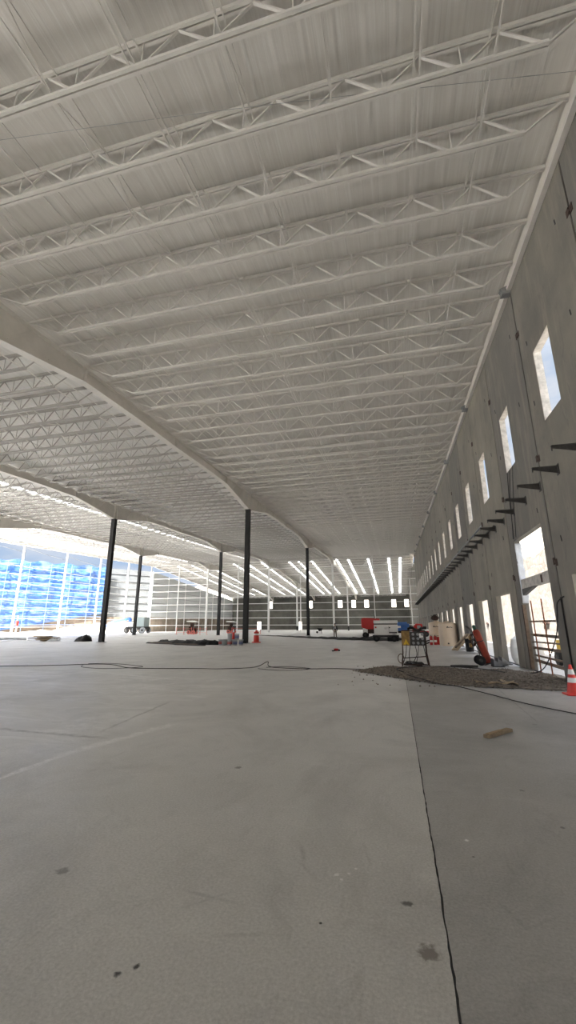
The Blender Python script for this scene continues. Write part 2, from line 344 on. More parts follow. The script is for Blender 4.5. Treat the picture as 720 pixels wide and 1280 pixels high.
# ------------------------------------------------------------------ right wall: tilt-up panels
wall = struct(MB().box(W+.06, W+TH-.06, Y0, Y1-.05, -.3, .02).build('wall_right', 'sealant'), 'tall grey tilt-up concrete wall with square windows above and door openings below', 'wall')
def panel(y0, y1, holes):
    ys = sorted({y0, y1, *[h[k] for h in holes for k in (0, 1)]}); mb = MB(); top = [deck(y)+.5 for y in (y0, y1)]; tz = max(top)
    zs = sorted({-.12, tz, *[h[k] for h in holes for k in (2, 3)]})
    zs = [z for z in zs if z >= -.12]
    inside = lambda y, z: any(h[0] < y < h[1] and h[2] < z < h[3] for h in holes)
    cell = {}
    for i in range(len(ys)-1):
        for j in range(len(zs)-1):
            cell[i, j] = not inside((ys[i]+ys[i+1])/2, (zs[j]+zs[j+1])/2)
    for (i, j), ok in cell.items():
        if not ok: continue
        a, b, c, d = ys[i], ys[i+1], zs[j], zs[j+1]
        for x in (W, W+TH): mb.add([(x, a, c), (x, b, c), (x, b, d), (x, a, d)], [(0, 1, 2, 3)])
        for di, dj, q in ((-1, 0, ((a, c), (a, d))), (1, 0, ((b, c), (b, d))), (0, -1, ((a, c), (b, c))), (0, 1, ((a, d), (b, d)))):
            if not cell.get((i+di, j+dj), False):
                (u, v), (s, t) = q; mb.add([(W, u, v), (W+TH, u, v), (W+TH, s, t), (W, s, t)], [(0, 1, 2, 3)])
    return mb
g = .036
wn = 0
for k in range(len(PJ)-1):
    a, b = PJ[k]+g, PJ[k+1]-g
    if k == len(PJ)-2: b = Y1-.05
    if a > Y1-1: break
    holes = []; win = None
    if PJ[k] > 8:
        win = (PJ[k]+2.27, PJ[k]+3.58, 7.33, 9.64); holes.append(win)
    if abs(PJ[k]-13.67) < .1: holes.append((14.4, 17.62, -.12, 4.68))
    elif PJ[k] > 3: holes.append((PJ[k]+1.0, PJ[k]+3.58, -.12, 2.87))
    panel(a, b, holes).build('wall_panel', 'wall', wall)
    if win:
        wn += 1; y0, y1, z0, z1 = win; r = MB()
        r.box(W+.015, W+TH+.012, y0, y0+.02, z0, z1).box(W+.015, W+TH+.012, y1-.02, y1, z0, z1).box(W+.015, W+TH+.012, y0+.02, y1-.02, z0, z0+.02).box(W+.015, W+TH+.012, y0+.02, y1-.02, z1-.02, z1)
        struct(r.build('window_%d' % wn, 'reveal'), 'open square window high in the tall wall, %s from the camera' % nth(wn), 'window')
# joint seal seen as dark line
for k in range(3, len(PJ)-1):
    if PJ[k] < Y1-1: MB().box(W+.03, W+TH-.02, PJ[k]-.037, PJ[k]+.037, 0.02 if k != 99 else 0, deck(PJ[k])+.4).build('joint_seal', 'sealant', wall)
# rusty weld plates over the joints and small lifting pockets
mp = MB(); 
for k in range(4, len(PJ)-1):
    y = PJ[k]
    if y > Y1-2: continue
    for z in (11., 6.55, 3.35):
        p = MB().box(W-.014, W+.004, y-.16, y-.03, z-.13, z+.07).box(W-.014, W+.004, y+.03, y+.16, z-.07, z+.13).box(W-.02, W+.002, y-.1, y+.1, z-.04, z+.04)
        if y < 60: p.build('weld_plate', 'rust', wall)
for k in range(4, 15):
    for dy, z in ((.75, 11.5), (3.9, 10.2), (.9, 8.9), (4.1, 8.2), (.8, 5.1), (3.85, 3.9)):
        y = PJ[k]+dy
        MB().obox((W-.002, y, z), ((0, 1, 0), (0, .15, 1), (1, 0, 0)), (.022, .085, .006)).build('lifting_pocket', 'sealant', wall)
# eave angle along the top of the wall, with connection angles
ea = thing('eave_beam', 'long grey steel eave beam where the roof meets the tall concrete wall', 'beam', (W-.1, 40, deck(40)-.4))
MB().prism([(Y0, deck(Y0)-.62), (Y1, deck(Y1)-.62), (Y1, deck(Y1)-.5), (Y0, deck(Y0)-.5)], W-.14, W-.005, 0).build('lower_angle', 'steel', ea)
MB().prism([(Y0, deck(Y0)-.5), (Y1, deck(Y1)-.5), (Y1, deck(Y1)-.05), (Y0, deck(Y0)-.05)], W-.05, W-.005, 0).build('web', 'girder', ea)
for k in range(4, len(PJ)-1, 2):
    y = PJ[k]; z = deck(y)-.6
    if y < Y1-3:
        MB().box(W-.3, W-.02, y-.13, y+.13, z-.12, z+.06).obox((W-.2, y, z+.1), ((1, 0, .4), (0, 1, 0), (-.4, 0, 1)), (.13, .1, .06)).build('connection_angle', 'greysteel', ea)

struct(MB().box(XD-1, W+TH, Y0-.4, Y0-.05, 2.7, 13.).box(W-2, W+TH, Y0-.4, Y0-.05, -.2, 2.7).box(-16, -12, Y0-.4, Y0-.05, -.2, 2.7).box(-31, -27, Y0-.4, Y0-.05, -.2, 2.7).box(-46, -42, Y0-.4, Y0-.05, -.2, 2.7).box(XD-1, -57, Y0-.4, Y0-.05, -.2, 2.7).build('light_block_back', 'wall'), 'added grey wall behind the camera limiting light from behind', 'wall')  # unseen end wall added; its openings set how much light bounces in
# ------------------------------------------------------------------ ceiling
SKY1 = [(-33.9, -33.3, 12, 94), (-49.4, -48.6, 12, 94), (-54.4, -53.6, 12, 94)]
SKYX = [1.7, -.9, -5.6, -10.2, -12.9, -19., -22.2, -24.6, -31.5, -35.5, -39, -46.5, -50.5, -54.5]
SKY2 = [(x-.28, x+.28, Y1+1.6, Y2-3.) for x in SKYX]
def roof(x0, x1, y0, y1, strips, name, m):
    xs = sorted({x0, x1, *[s[k] for s in strips for k in (0, 1)]}); ys = sorted({y0, y1, *[s[k] for s in strips for k in (2, 3)]}); mb = MB(); t = .16
    hole = lambda x, y: any(s[0] < x < s[1] and s[2] < y < s[3] for s in strips)
    dk = (lambda y: 12.8+.0413*y) if y1 <= Y1+.01 else (lambda y: 16.77-.082*(y-Y1))
    for i in range(len(xs)-1):
        for j in range(len(ys)-1):
            if hole((xs[i]+xs[i+1])/2, (ys[j]+ys[j+1])/2): continue
            a, b, c, d = xs[i], xs[i+1], ys[j], ys[j+1]
            mb.add([(a, c, dk(c)), (b, c, dk(c)), (b, d, dk(d)), (a, d, dk(d)), (a, c, dk(c)+t), (b, c, dk(c)+t), (b, d, dk(d)+t), (a, d, dk(d)+t)],
                   [(0, 1, 2, 3), (7, 6, 5, 4), (0, 4, 5, 1), (1, 5, 6, 2), (2, 6, 7, 3), (3, 7, 4, 0)])
    o = mb.build(name, m); return o
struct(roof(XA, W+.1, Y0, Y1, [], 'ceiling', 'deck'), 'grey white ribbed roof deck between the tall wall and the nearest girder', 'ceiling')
struct(roof(XD-1, XA, Y0, Y1, SKY1, 'ceiling', 'deck_left'), 'ribbed roof deck left of the nearest girder, whitened for bounced light', 'ceiling')
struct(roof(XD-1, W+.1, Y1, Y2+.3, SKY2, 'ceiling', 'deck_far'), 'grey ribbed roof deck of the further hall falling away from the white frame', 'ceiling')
def skylight(s, label, grp):
    a, b, c, d = s; mb = MB(); n = 1
    mb.add([(a-.04, c, deck(c)+.08), (b+.04, c, deck(c)+.08), (b+.04, d, deck(d)+.08), (a-.04, d, deck(d)+.08)], [(0, 1, 2, 3)])
    o = thing('skylight', label, 'skylight', ((a+b)/2, (c+d)/2, deck((c+d)/2)), grp); mb.build('translucent_sheet', 'sky', o)
    for x in (a-.03, b+.03): MB().bar((x, c, deck(c)+.12), (x, d, deck(d)+.12), .05, .05).build('side_rail', 'steel', o)
for i, s in enumerate(SKY1): skylight(s, 'long bright skylight strip in the main roof, %s from the right' % nth(i+1), 'skylights of the main roof')
for i, s in enumerate(SKY2): skylight(s, 'bright skylight strip beyond the white frame, %s from the concrete wall' % nth(i+1), 'skylights of the further hall')

# ------------------------------------------------------------------ joists
def joist_proto(xr, xl, er, el, label, group, first_y, st='steel', pitch=1.6):
    """xr/xl ends of the top chord, er/el ends of the bottom chord; origin on the deck line at y=0"""
    cx = (xr+xl)/2; o = thing('roof_joist', label, 'joist', (cx, first_y, deck(first_y)), group)
    R0 = Vector((cx, 0, 0)); ROOT[o.name] = tuple(R0)
    zt, zb = -.09, -.86
    t = MB().box(xl, xr, -.065, -.014, zt-.07, zt+.03).box(xl, xr, .014, .065, zt-.07, zt+.03)
    b = MB().box(el, er, -.075, -.014, zb-.04, zb+.035).box(el, er, .014, .075, zb-.04, zb+.035)
    w = MB(); L = er-el; n = max(4, round(L/pitch)); p = L/n
    for k in range(n):
        x0 = el+k*p
        w.bar((x0, 0, zb), (x0+p/2, 0, zt-.05), .034, .045, (0, 1, 0)); w.bar((x0+p/2, 0, zt-.05), (x0+p, 0, zb), .034, .05, (0, 1, 0))
    for x0 in [el+k*p for k in range(1, n)]: w.bar((x0, 0, zb), (x0, 0, zt-.05), .022, .022, (0, 1, 0))
    w.bar((er-.02, 0, zb), (xr-.12, 0, zt-.06), .035, .045, (0, 1, 0)); w.bar((el+.02, 0, zb), (xl+.12, 0, zt-.06), .035, .045, (0, 1, 0))
    KIDS[o.name] = [t.build('top_chord', st, o), b.build('bottom_chord', st, o), w.build('web', st, o)]
    return o
BAYS = [(W-.06, XA+.12, 3.5, XA+1.7, 'between concrete wall and nearest girder', 'wall'),
        (XA-.12, XB+.12, XA-1.5, XB+1.5, 'between nearest and second girder', 'middle'),
        (XB-.12, XC+.12, XB-1.5, XC+1.5, 'between second and third girder', 'third'),
        (XC-.12, XD+.1, XC-1.5, XD+1.5, 'between third girder and open left side', 'left')]
count = 0
for xr, xl, er, el, where, short in BAYS:
    n = 0; proto = None; grp = 'white roof joists in the %s bay' % short
    for k in range(-3, 55):
        y = 8.05+1.606*k
        if y > Y1-.4: break
        z = deck(y)-.9
        if not in_view([(xr, y, z), (xl, y, z), ((xr+xl)/2, y, z), (xr-3, y, z), (xl+3, y, z)], 30): continue
        n += 1; lab = 'white roof joist, %s from the camera, %s' % (nth(n), where)
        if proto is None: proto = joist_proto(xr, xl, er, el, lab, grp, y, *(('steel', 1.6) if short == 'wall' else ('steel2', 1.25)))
        else: copy_tree(proto, ((xr+xl)/2, y, deck(y)), lab)
        count += 1
print('main joists', count)
# the far hall's joists: individuals in the two bays beside the wall until 300, the rest as one
rest = MB()
for bi, (xr, xl, er, el, where, short) in enumerate(BAYS):
    proto = None; n = 0
    for k in range(0, 22):
        y = Y1+1.4+2.6*k
        if y > Y2-1: break
        if count < 298:
            n += 1; count += 1
            lab = 'pale joist, %s beyond the white frame, %s' % (nth(n), where)
            if proto is None: proto = joist_proto(xr, xl, er, el, lab, 'roof joists of the further hall, %s bay' % short, y)
            else: copy_tree(proto, ((xr+xl)/2, y, deck(y)), lab)
        else:
            z = deck(y); rest.box(xl, xr, y-.07, y+.07, z-.16, z-.09).box(el, er, y-.06, y+.06, z-.92, z-.85)
            m_ = 9; p = (er-el)/m_
            for q in range(m_): rest.bar((el+q*p, y, z-.86), (el+(q+.5)*p, y, z-.14), .04, .04, (0, 1, 0)); rest.bar((el+(q+.5)*p, y, z-.14), (el+(q+1)*p, y, z-.86), .04, .04, (0, 1, 0))
if rest.v: tag(rest.build('roof_joists', 'steel'), 'pale roof joists of the further hall far to the left', 'joists', None, 'stuff')

# bridging lines under the joists
def bridging(x, label, y0, y1, pair=False, brace=True, grp='bridging lines'):
    o = thing('bridging_line', label, 'bridging', (x, (y0+y1)/2, deck((y0+y1)/2)-.86), grp)
    for dx in ((-.06, .06) if pair else (0,)):
        MB().bar((x+dx, y0, deck(y0)-.82), (x+dx, y1, deck(y1)-.82), .035, .035).build('lower_rod', 'steel', o)
    MB().bar((x, y0, deck(y0)-.2), (x, y1, deck(y1)-.2), .03, .03).build('upper_rod', 'steel', o)
    if brace:
        w = MB(); y = 8.05-1.606*3; k = 0
        while y+1.606 < y1:
            if y >= y0:
                if k % 2: w.bar((x, y, deck(y)-.82), (x, y+1.606, deck(y+1.6)-.2), .022, .022)
                else: w.bar((x, y, deck(y)-.2), (x, y+1.606, deck(y+1.6)-.82), .022, .022)
            y += 1.606; k += 1
        w.build('cross_brace', 'steel', o)
BX = [(2.55, 0, 1), (1.1, 1, 0), (-.62, 0, 0), (-2.45, 0, 1), (-4.3, 1, 0), (-6.2, 0, 1), (-8.1, 0, 0), (-9.9, 0, 1), (-11.4, 0, 0)]
for i, (x, p, b) in enumerate(BX):
    bridging(x, 'thin white bridging line under the joists, %s from the tall concrete wall' % nth(i+1), 3.2, Y1-.5, bool(p), bool(b), 'bridging lines of the wall bay')
for j, (xr, xl, er, el, where, short) in enumerate(BAYS[1:]):
    m_ = 4
    for i in range(m_):
        x = er-.2-(er-el-.4)*i/(m_-1)
        bridging(x, 'thin white bridging line, %s from the right, %s' % (nth(i+1), where), 8 if j == 0 else 20, Y1-.5, False, i in (1, 2), 'bridging lines of the %s bay' % short)
# short angle braces hanging at the wall end of each joist
# ------------------------------------------------------------------ girders
def gdepth(y, cols):
    s = min(abs(y-c) for c in cols)
    if s < .35: return 1.55
    if s < 6: return 1.55-(s-.35)/5.65*.93
    return .62-.06*math.sin((s-6)/8.6*math.pi/1)
def girder(x, cols, y0, y1, label, joists=True):
    o = thing('roof_girder', label, 'girder', (x, (y0+y1)/2, deck((y0+y1)/2)-1), 'haunched roof girders')
    ys = sorted({y0, y1, *[c+d for c in cols for d in (-14.5, -10, -6, -3, -.35, .35, 3, 6, 10, 14.5) if y0 < c+d < y1]})
    top = lambda y: deck(y)-.2
    bot = lambda y: deck(y)-.2-gdepth(y, cols)
    w = MB(); 
    for a, b in zip(ys, ys[1:]):
        w.add([(x+s, y, z) for s in (-.012, .012) for y, z in ((a, bot(a)), (b, bot(b)), (b, top(b)), (a, top(a)))], [(0, 1, 2, 3), (7, 6, 5, 4)])
    w.build('web', 'girder', o)
    for nm, fn, dz in (('bottom_flange', bot, -.03), ('top_flange', top, .03)):
        f = MB(); vs = []
        for y in ys: vs += [(x-.2, y, fn(y)), (x+.2, y, fn(y)), (x+.2, y, fn(y)+dz), (x-.2, y, fn(y)+dz)]
        fs = [(i*4+k, i*4+(k+1) % 4, i*4+4+(k+1) % 4, i*4+4+k) for i in range(len(ys)-1) for k in range(4)]+[(0, 1, 2, 3), tuple(len(vs)-4+k for k in (3, 2, 1, 0))]
        f.add(vs, fs).build(nm, 'girder', o)
    for c in cols:
        for d in (-6, -.22, .22, 6, 14.6):
            y = c+d
            if y0+.1 < y < y1-.1: MB().box(x-.19, x+.19, y-.012, y+.012, bot(y), top(y)).build('stiffener', 'girder', o)
        for d in (-4.3, -2.4, 2.4, 4.3):
            y = c+d
            if y0+.6 < y < y1-.6: MB().bar((x+.17, y-.5, bot(y)+.05), (x+.17, y+.45, top(y)-.04), .05, .05).build('flange_brace', 'girder', o)
    return o
girder(XA, COLY[:3]+[96.2], Y0, Y1, 'pale haunched roof girder nearest the camera, on the first row of black columns')
girder(XB, COLY[:3]+[96.2], Y0+10, Y1, 'pale haunched roof girder on the second row of black columns')
girder(XC, COLY[:3]+[96.2], 10, Y1, 'pale haunched roof girder on the third row of columns by the bright left side')
for x, t in ((XA, 'first'), (XB, 'second'), (XC, 'third')): girder(x, [96.2, 125.4, 154.6], Y1+.02, Y2, 'roof girder of the further hall, continuing the %s girder beyond the white frame' % t)
e = thing('eave_beam', 'white eave beam along the open left side of the roof', 'beam', (XD, 55, deck(55)-.5))
MB().prism([(14, deck(14)-.55), (Y1, deck(Y1)-.55), (Y1, deck(Y1)-.02), (14, deck(14)-.02)], XD-.1, XD+.1, 0).build('web', 'steel', e)
e = thing('eave_beam', 'white eave beam over the left wall of the further hall', 'beam', (XD, 125, deck(125)-.5))
MB().prism([(Y1, deck(Y1)-.5), (Y2, deck(Y2)-.5), (Y2, deck(Y2)-.02), (Y1, deck(Y1)-.02)], XD-.1, XD+.1, 0).build('web', 'steel', e)

# ------------------------------------------------------------------ columns
def column(x, y, h, m, label, grp, w=.42, foot=True, blackfoot=0):
    o = thing('steel_column', label, 'column', (x, y, 0), grp); hw = w/2
    s = MB(); z0 = .03 + blackfoot
    s.box(x-hw, x+hw, y-hw, y-hw+.03, z0, h).box(x-hw, x+hw, y+hw-.03, y+hw, z0, h).box(x-hw+.03, x-hw+.05, y-hw+.03, y+hw-.03, z0, h).box(x+hw-.05, x+hw-.03, y-hw+.03, y+hw-.03, z0, h)
    s.build('shaft', m, o)
    if blackfoot: MB().box(x-hw-.02, x+hw+.02, y-hw-.02, y+hw+.02, .03, .03+blackfoot).build('dark_foot', 'black', o)['label'] = 'black lower end of the column'
    MB().box(x-hw-.13, x+hw+.13, y-hw-.13, y+hw+.13, 0, .03).build('base_plate', m if m != 'black' else 'greysteel', o)
    MB().box(x-hw-.06, x+hw+.06, y-hw-.06, y+hw+.06, h, h+.025).build('cap_plate', m, o)
    if foot:
        b = MB()
        for sx in (-1, 1):
            for sy in (-1, 1): b.lathe([(.025, .03), (.025, .07), (0, .07)], (x+sx*(hw+.07), y+sy*(hw+.07), 0), 6)
        b.build('anchor_bolts', 'greysteel', o)
names = {0: 'first', 1: 'second', 2: 'third'}
for ri, x in enumerate((XA, XB, XC)):
    for ci in (1, 2):
        y = COLY[ci]; h = deck(y)-.2-1.55-.03-.025
        column(x, y, h, 'black', 'black steel column, %s from the camera under the %s girder from the right' % ('first' if ci == 1 else 'second', names[ri]), 'black steel columns')
    y = COLY[3]-.3; column(x, y, deck(y)-1.8, 'white', 'thick white frame column under the %s girder from the right' % names[ri], 'thick white frame columns', .4)
    for y in (125.4, 154.0):
        if y < 150: column(x, y, deck(y)-1.8, 'white', 'white column with black foot beyond the frame, under the continued %s girder' % names[ri], 'white columns of the further hall', .34, False, 1.3)
column(4.2, 124, deck(124)-.25, 'white', 'slim white column with black foot beside the right wall beyond the frame', 'white columns of the further hall', .3, False, 1.2)

# ------------------------------------------------------------------ open white end frame and left side frame
FY = Y1+.05
posts = [(-4.5, 'between the tall wall and the first thick column'), (-21.1, 'between the first and second thick columns'), (-36.4, 'between the second and third thick columns'), (-52.1, 'left of the third thick column'), (XD, 'at the left corner of the roof')]
for x, t in posts:
    o = thing('frame_post', 'slim white end frame post, %s' % t, 'post', (x, FY, 0), 'slim end frame posts')
    h = deck(Y1)-.1
    MB().box(x-.09, x+.09, FY-.14, FY+.14, .02, h).build('shaft', 'white', o); MB().box(x-.2, x+.2, FY-.22, FY+.22, 0, .02).build('base_plate', 'white', o)
for k in range(1, 11):
    z = 1.62*k
    o = thing('girt', 'long white horizontal girt of the open end frame, %s from the floor' % nth(k), 'girt', (-27, FY, z), 'end frame girts')
    MB().box(XD, W-.02, FY+.15, FY+.2, z-.07, z+.07).build('web', 'white', o)
    MB().box(XD, W-.02, FY+.09, FY+.15, z+.055, z+.07).build('flange', 'white', o)
SP = [86.5, 76.7, 67.0, 57.2, 47.5]
for i, y in enumerate(SP):
    o = thing('frame_post', 'white post of the open left side, %s from the far corner' % nth(i+1), 'post', (XD, y, 0), 'left side posts')
    MB().box(XD-.15, XD+.15, y-.1, y+.1, .02, deck(y)-.55).build('shaft', 'white', o); MB().box(XD-.22, XD+.22, y-.2, y+.2, 0, .02).build('base_plate', 'white', o)
for k in range(1, 10):
    z = 1.4*k+(.0 if k < 9 else .9)
    o = thing('girt', 'white horizontal girt along the open left side, %s from the ground' % nth(k), 'girt', (XD, 70, z), 'left side girts')
    if k < 9:
        MB().box(XD-.2, XD-.15, 30, Y1, z-.06, z+.06).build('web', 'white', o); MB().box(XD-.26, XD-.2, 30, Y1, z+.045, z+.06).build('flange', 'white', o)
    else:
        for i in range(len(SP)):
            y0 = SP[i]; y1 = Y1 if i == 0 else SP[i-1]; c = MB().tube([(XD, y0, z+.9), (XD, (y0+y1)/2, z+.35), (XD, y1, z+.1)], .035, 6); c.build('sag_rod', 'greysteel', o)

# ------------------------------------------------------------------ further hall walls
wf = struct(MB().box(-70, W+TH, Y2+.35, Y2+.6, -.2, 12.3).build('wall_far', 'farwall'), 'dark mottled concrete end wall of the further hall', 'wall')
# windows cut as openings: rebuild the far wall from cells
FW = [(-46.2, -44.7), (-30.95, -29.5), (-20.2, -18.6), (-15.3, -13.85), (-10.8, -9.25), (-1.4, .15), (3.0, 4.4)]
FD = [(-50.6, -49.1), (-34.7, -33.6)]
def far_cells():
    hs = [(a, b, 7.55, 10.15) for a, b in FW]+[(a, b, .05, 2.85) for a, b in FD]
    xs = sorted({-70, W+TH, *[h[k] for h in hs for k in (0, 1)]}); zs = sorted({-.2, 12.3, *[h[k] for h in hs for k in (2, 3)]}); mb = MB()
    for i in range(len(xs)-1):
        for j in range(len(zs)-1):
            if any(h[0] < (xs[i]+xs[i+1])/2 < h[1] and h[2] < (zs[j]+zs[j+1])/2 < h[3] for h in hs): continue
            mb.box(xs[i], xs[i+1], Y2+.35, Y2+.6, zs[j], zs[j+1])
    return mb
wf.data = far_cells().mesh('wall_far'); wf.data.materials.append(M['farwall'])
for i, (a, b) in enumerate(sorted(FW, reverse=True)):
    f = MB(); y0, y1 = Y2+.3, Y2+.62
    f.box(a-.05, a+.04, y0, y1, 7.5, 10.2).box(b-.04, b+.05, y0, y1, 7.5, 10.2).box(a+.04, b-.04, y0, y1, 7.5, 7.59).box(a+.04, b-.04, y0, y1, 10.11, 10.2)
    f.box((a+b)/2-.03, (a+b)/2+.03, y0+.1, y1-.1, 7.59, 10.11).box(a+.04, b-.04, y0+.1, y1-.1, 8.8, 8.86)
    struct(f.build('window_%d' % (wn+1+i), 'white'), 'bright upright window high in the dark far wall, %s from the right' % nth(i+1), 'window')
for i, (a, b) in enumerate(sorted(FD, reverse=True)):
    f = MB(); y0, y1 = Y2+.3, Y2+.62
    f.box(a-.06, a+.05, y0, y1, 0, 2.9).box(b-.05, b+.06, y0, y1, 0, 2.9).box(a+.05, b-.05, y0, y1, 2.8, 2.9)
    struct(f.build('door_%d' % (1+i), 'white'), 'bright doorway at the foot of the dark far wall, %s from the right' % nth(i+1), 'door')
# pilasters of the far wall
for x in (-4.6, -7.4, -24.6, -40, 1.7): MB().box(x-.12, x+.12, Y2+.2, Y2+.35, 0, 11.6).build('pilaster', 'farwall', wf)
struct(MB().box(W+.05, W+.3, Y1+.3, Y2+.3, -.2, 15.5).build('wall_far_right', 'wall'), 'grey concrete side wall of the further hall', 'wall')
wl = struct(MB().prism([(Y1+2, 0), (Y2+.34, 0), (Y2+.34, 3.65), (Y1+2, 3.65)], XD-.9, XD-.5, 0).build('wall_left', 'earth'), 'left wall of the further hall, brown below and grey cladding above', 'wall')
MB().prism([(Y1+2, 3.65), (Y2+.34, 3.65), (Y2+.34, 10.5), (Y1+2, 15.1)], XD-.8, XD-.6, 0).build('cladding', 'clad_in', wl)
for k in range(1, 6):
    z = 3.7+1.7*k; ymax = min(Y2, Y1+2+(14.9-z-.2)/(5/58.4)) if z > 9.9 else Y2
    MB().box(XD-.6, XD-.5, Y1+2, ymax, z-.07, z+.07).build('cladding_rail', 'greysteel', wl)
for y in (106, 116, 126, 136, 146): MB().box(XD-.5, XD-.35, y-.1, y+.1, 0, deck(y)-1.5).build('wall_post', 'white', wl)

# ------------------------------------------------------------------ neighbouring building outside the left side (oblique)
P = Vector((-60.9, 98.5, 0)); U = Vector((-.643, -.766, 0)); N = Vector((.766, -.643, 0))
def ob(t0, t1, z0, z1, d0, d1, zt=None):
    zt = zt if zt is not None else z1
    vs = [P+U*t+N*d+Vector((0, 0, z)) for t, zz in ((t0, (z0, z1)), (t1, (z0, zt))) for d in (d0, d1) for z in zz]
    return MB().add(vs, [(0, 1, 3, 2), (4, 6, 7, 5), (0, 4, 5, 1), (2, 3, 7, 6), (0, 2, 6, 4), (1, 5, 7, 3)])
nb = thing('neighbouring_building', 'long grey metal clad building beyond the open left side, on a brown earth base', 'building', tuple(P+U*14+N*-4))
ob(0, 75, 0, 3.6, -8, -.05).build('earth_base', 'earth', nb)
ob(0, 75, 3.6, 15.2, -7.8, -.4, 15.9).build('cladding', 'clad', nb)
for k in range(1, 7): ob(0, 12, 3.6+1.75*k-.06, 3.6+1.75*k+.06, -.4, -.3).build('cladding_rail', 'greysteel', nb)
tp = thing('blue_tarp', 'big wrinkled blue tarpaulin hung over the neighbouring building beyond the open left side', 'tarp', tuple(P+U*30))
mb = MB(); nt, nz = 90, 34; rnd = random.Random(3)
T0, T1 = 10.6, 66
for i in range(nt+1):
    for j in range(nz+1):
        t = T0+(T1-T0)*i/nt; z_lo = max(.4, 4.6-(t-T0)*.19); z_hi = 15.4+.012*(t-T0)+.25*math.sin(t*1.3); z = z_lo+(z_hi-z_lo)*j/nz
        d = .22+.05*math.sin(t*1.9+2*math.sin(z*.8))+.04*math.sin(z*3.4+t*.7)+.06*abs(math.sin(t*.75))+.05*rnd.random()
        mb.v.append(tuple(P+U*t+N*d+Vector((0, 0, z))))
for i in range(nt):
    for j in range(nz): mb.f.append((i*(nz+1)+j, (i+1)*(nz+1)+j, (i+1)*(nz+1)+j+1, i*(nz+1)+j+1)); mb.sm.append(True)
mb.build('sheet', 'tarp', tp)
for k in range(1, 9):
    ob(T0, T1, 1.8*k-.05, 1.8*k+.08, .55, .66).build('batten', 'batten', tp)
for k in range(14): ob(T0+.3+k*4.2, T0+.42+k*4.2, .2, 15.3, .55, .68).build('upright', 'batten', tp)
# earth mound at the tarp foot
mb = MB(); 
for i in range(31):
    t = 4+i*2.; h = 2.6*max(0, 1-(t-8)/20) if t > 8 else 2.4
    h = max(.15, h+.35*math.sin(t*1.1))
    for d, hh in ((.2, h), (1.8, h*.72), (4.2, h*.3), (7, -.25)): mb.v.append(tuple(P+U*t+N*(d+.3*math.sin(t*2.2))+Vector((0, 0, hh))))
for i in range(30):
    for j in range(3): mb.f.append((i*4+j, (i+1)*4+j, (i+1)*4+j+1, i*4+j+1)); mb.sm.append(True)
struct(mb.build('ground', 'earth'), 'brown earth mound at the foot of the blue tarpaulin', 'ground')
# distant hill behind the gap under the eave
mb = MB(); 
for i in range(25):
    a = i/24; x = -230+a*300; h = 30+4*math.sin(i*.9)+3*math.sin(i*2.1)
    for d, hh in ((0, -.4), (25, h*.6), (60, h), (100, h*.8)): mb.v.append((x, 240+d, hh))
for i in range(24):
    for j in range(3): mb.f.append((i*4+j, (i+1)*4+j, (i+1)*4+j+1, i*4+j+1)); mb.sm.append(True)
struct(mb.build('hill', 'hill2'), 'dry pinkish hillside far behind the halls', 'hill')

# ------------------------------------------------------------------ outside the right wall: masonry wall and slope
rw = thing('retaining_wall', 'pale stone masonry retaining wall outside the door openings', 'wall', (9.2, 60, -.1))
mb = MB(); ys = [8+i*2. for i in range(58)]
zt = lambda y: 6.1+.18*math.sin(y*.8)+.1*math.sin(y*2.3)
MB().prism([(8, -.3)]+[(122, -.3)]+[(y, zt(y)) for y in reversed(ys)], 9., 9.6, 0).build('masonry', 'stone', rw)
for y in range(12, 60, 6): MB().box(8.85, 9.0, y-.12, y+.12, 1.6, 1.8).box(8.9, 9, y-.5, y+.5, 1.66, 1.74).build('wall_tie', 'rust', rw)
mb = MB(); rnd = random.Random(5)
for i, y in enumerate(ys):
    for j in range(9):
        x = 9.5+j*1.6; z = zt(y)-.1+(j*1.3)+(.7*rnd.random() if j else 0)
        mb.v.append((x, y, z))
for i in range(len(ys)-1):
    for j in range(8): mb.f.append((i*9+j, (i+1)*9+j, (i+1)*9+j+1, i*9+j+1)); mb.sm.append(True)
struct(mb.build('hill', 'hill'), 'rubbly slope rising above the masonry wall outside', 'hill')
def bush(x, y, z, r, label):
    b = MB(); rr = random.Random(int(x*10+y*7))
    for q in range(160):
        d = Vector((rr.gauss(0, 1), rr.gauss(0, 1), abs(rr.gauss(0, .8)))).normalized()*r*rr.uniform(.4, 1); c = Vector((x, y, z))+d
        a = Vector((rr.gauss(0, 1), rr.gauss(0, 1), rr.gauss(0, 1))).normalized(); bb = a.orthogonal().normalized(); s = .16*r
        b.add([c-a*s, c+bb*s*.6, c+a*s, c-bb*s*.6], [(0, 1, 2, 3)])
    o = thing('bush', label, 'bush', (x, y, z-.1), 'dry bushes on top of the masonry wall'); b.build('foliage', 'bush', o)
    MB().tube([(x, y, z-.25), (x+.05, y, z+.3*r)], .04, 6).build('stem', 'rust', o)
bush(9.9, 24.5, 6.4, .7, 'dry bush on the masonry wall, nearest of the two seen through the tall doorway'); bush(10.2, 28.5, 6.5, .9, 'dry bush on the masonry wall, further of the two seen through the tall doorway')

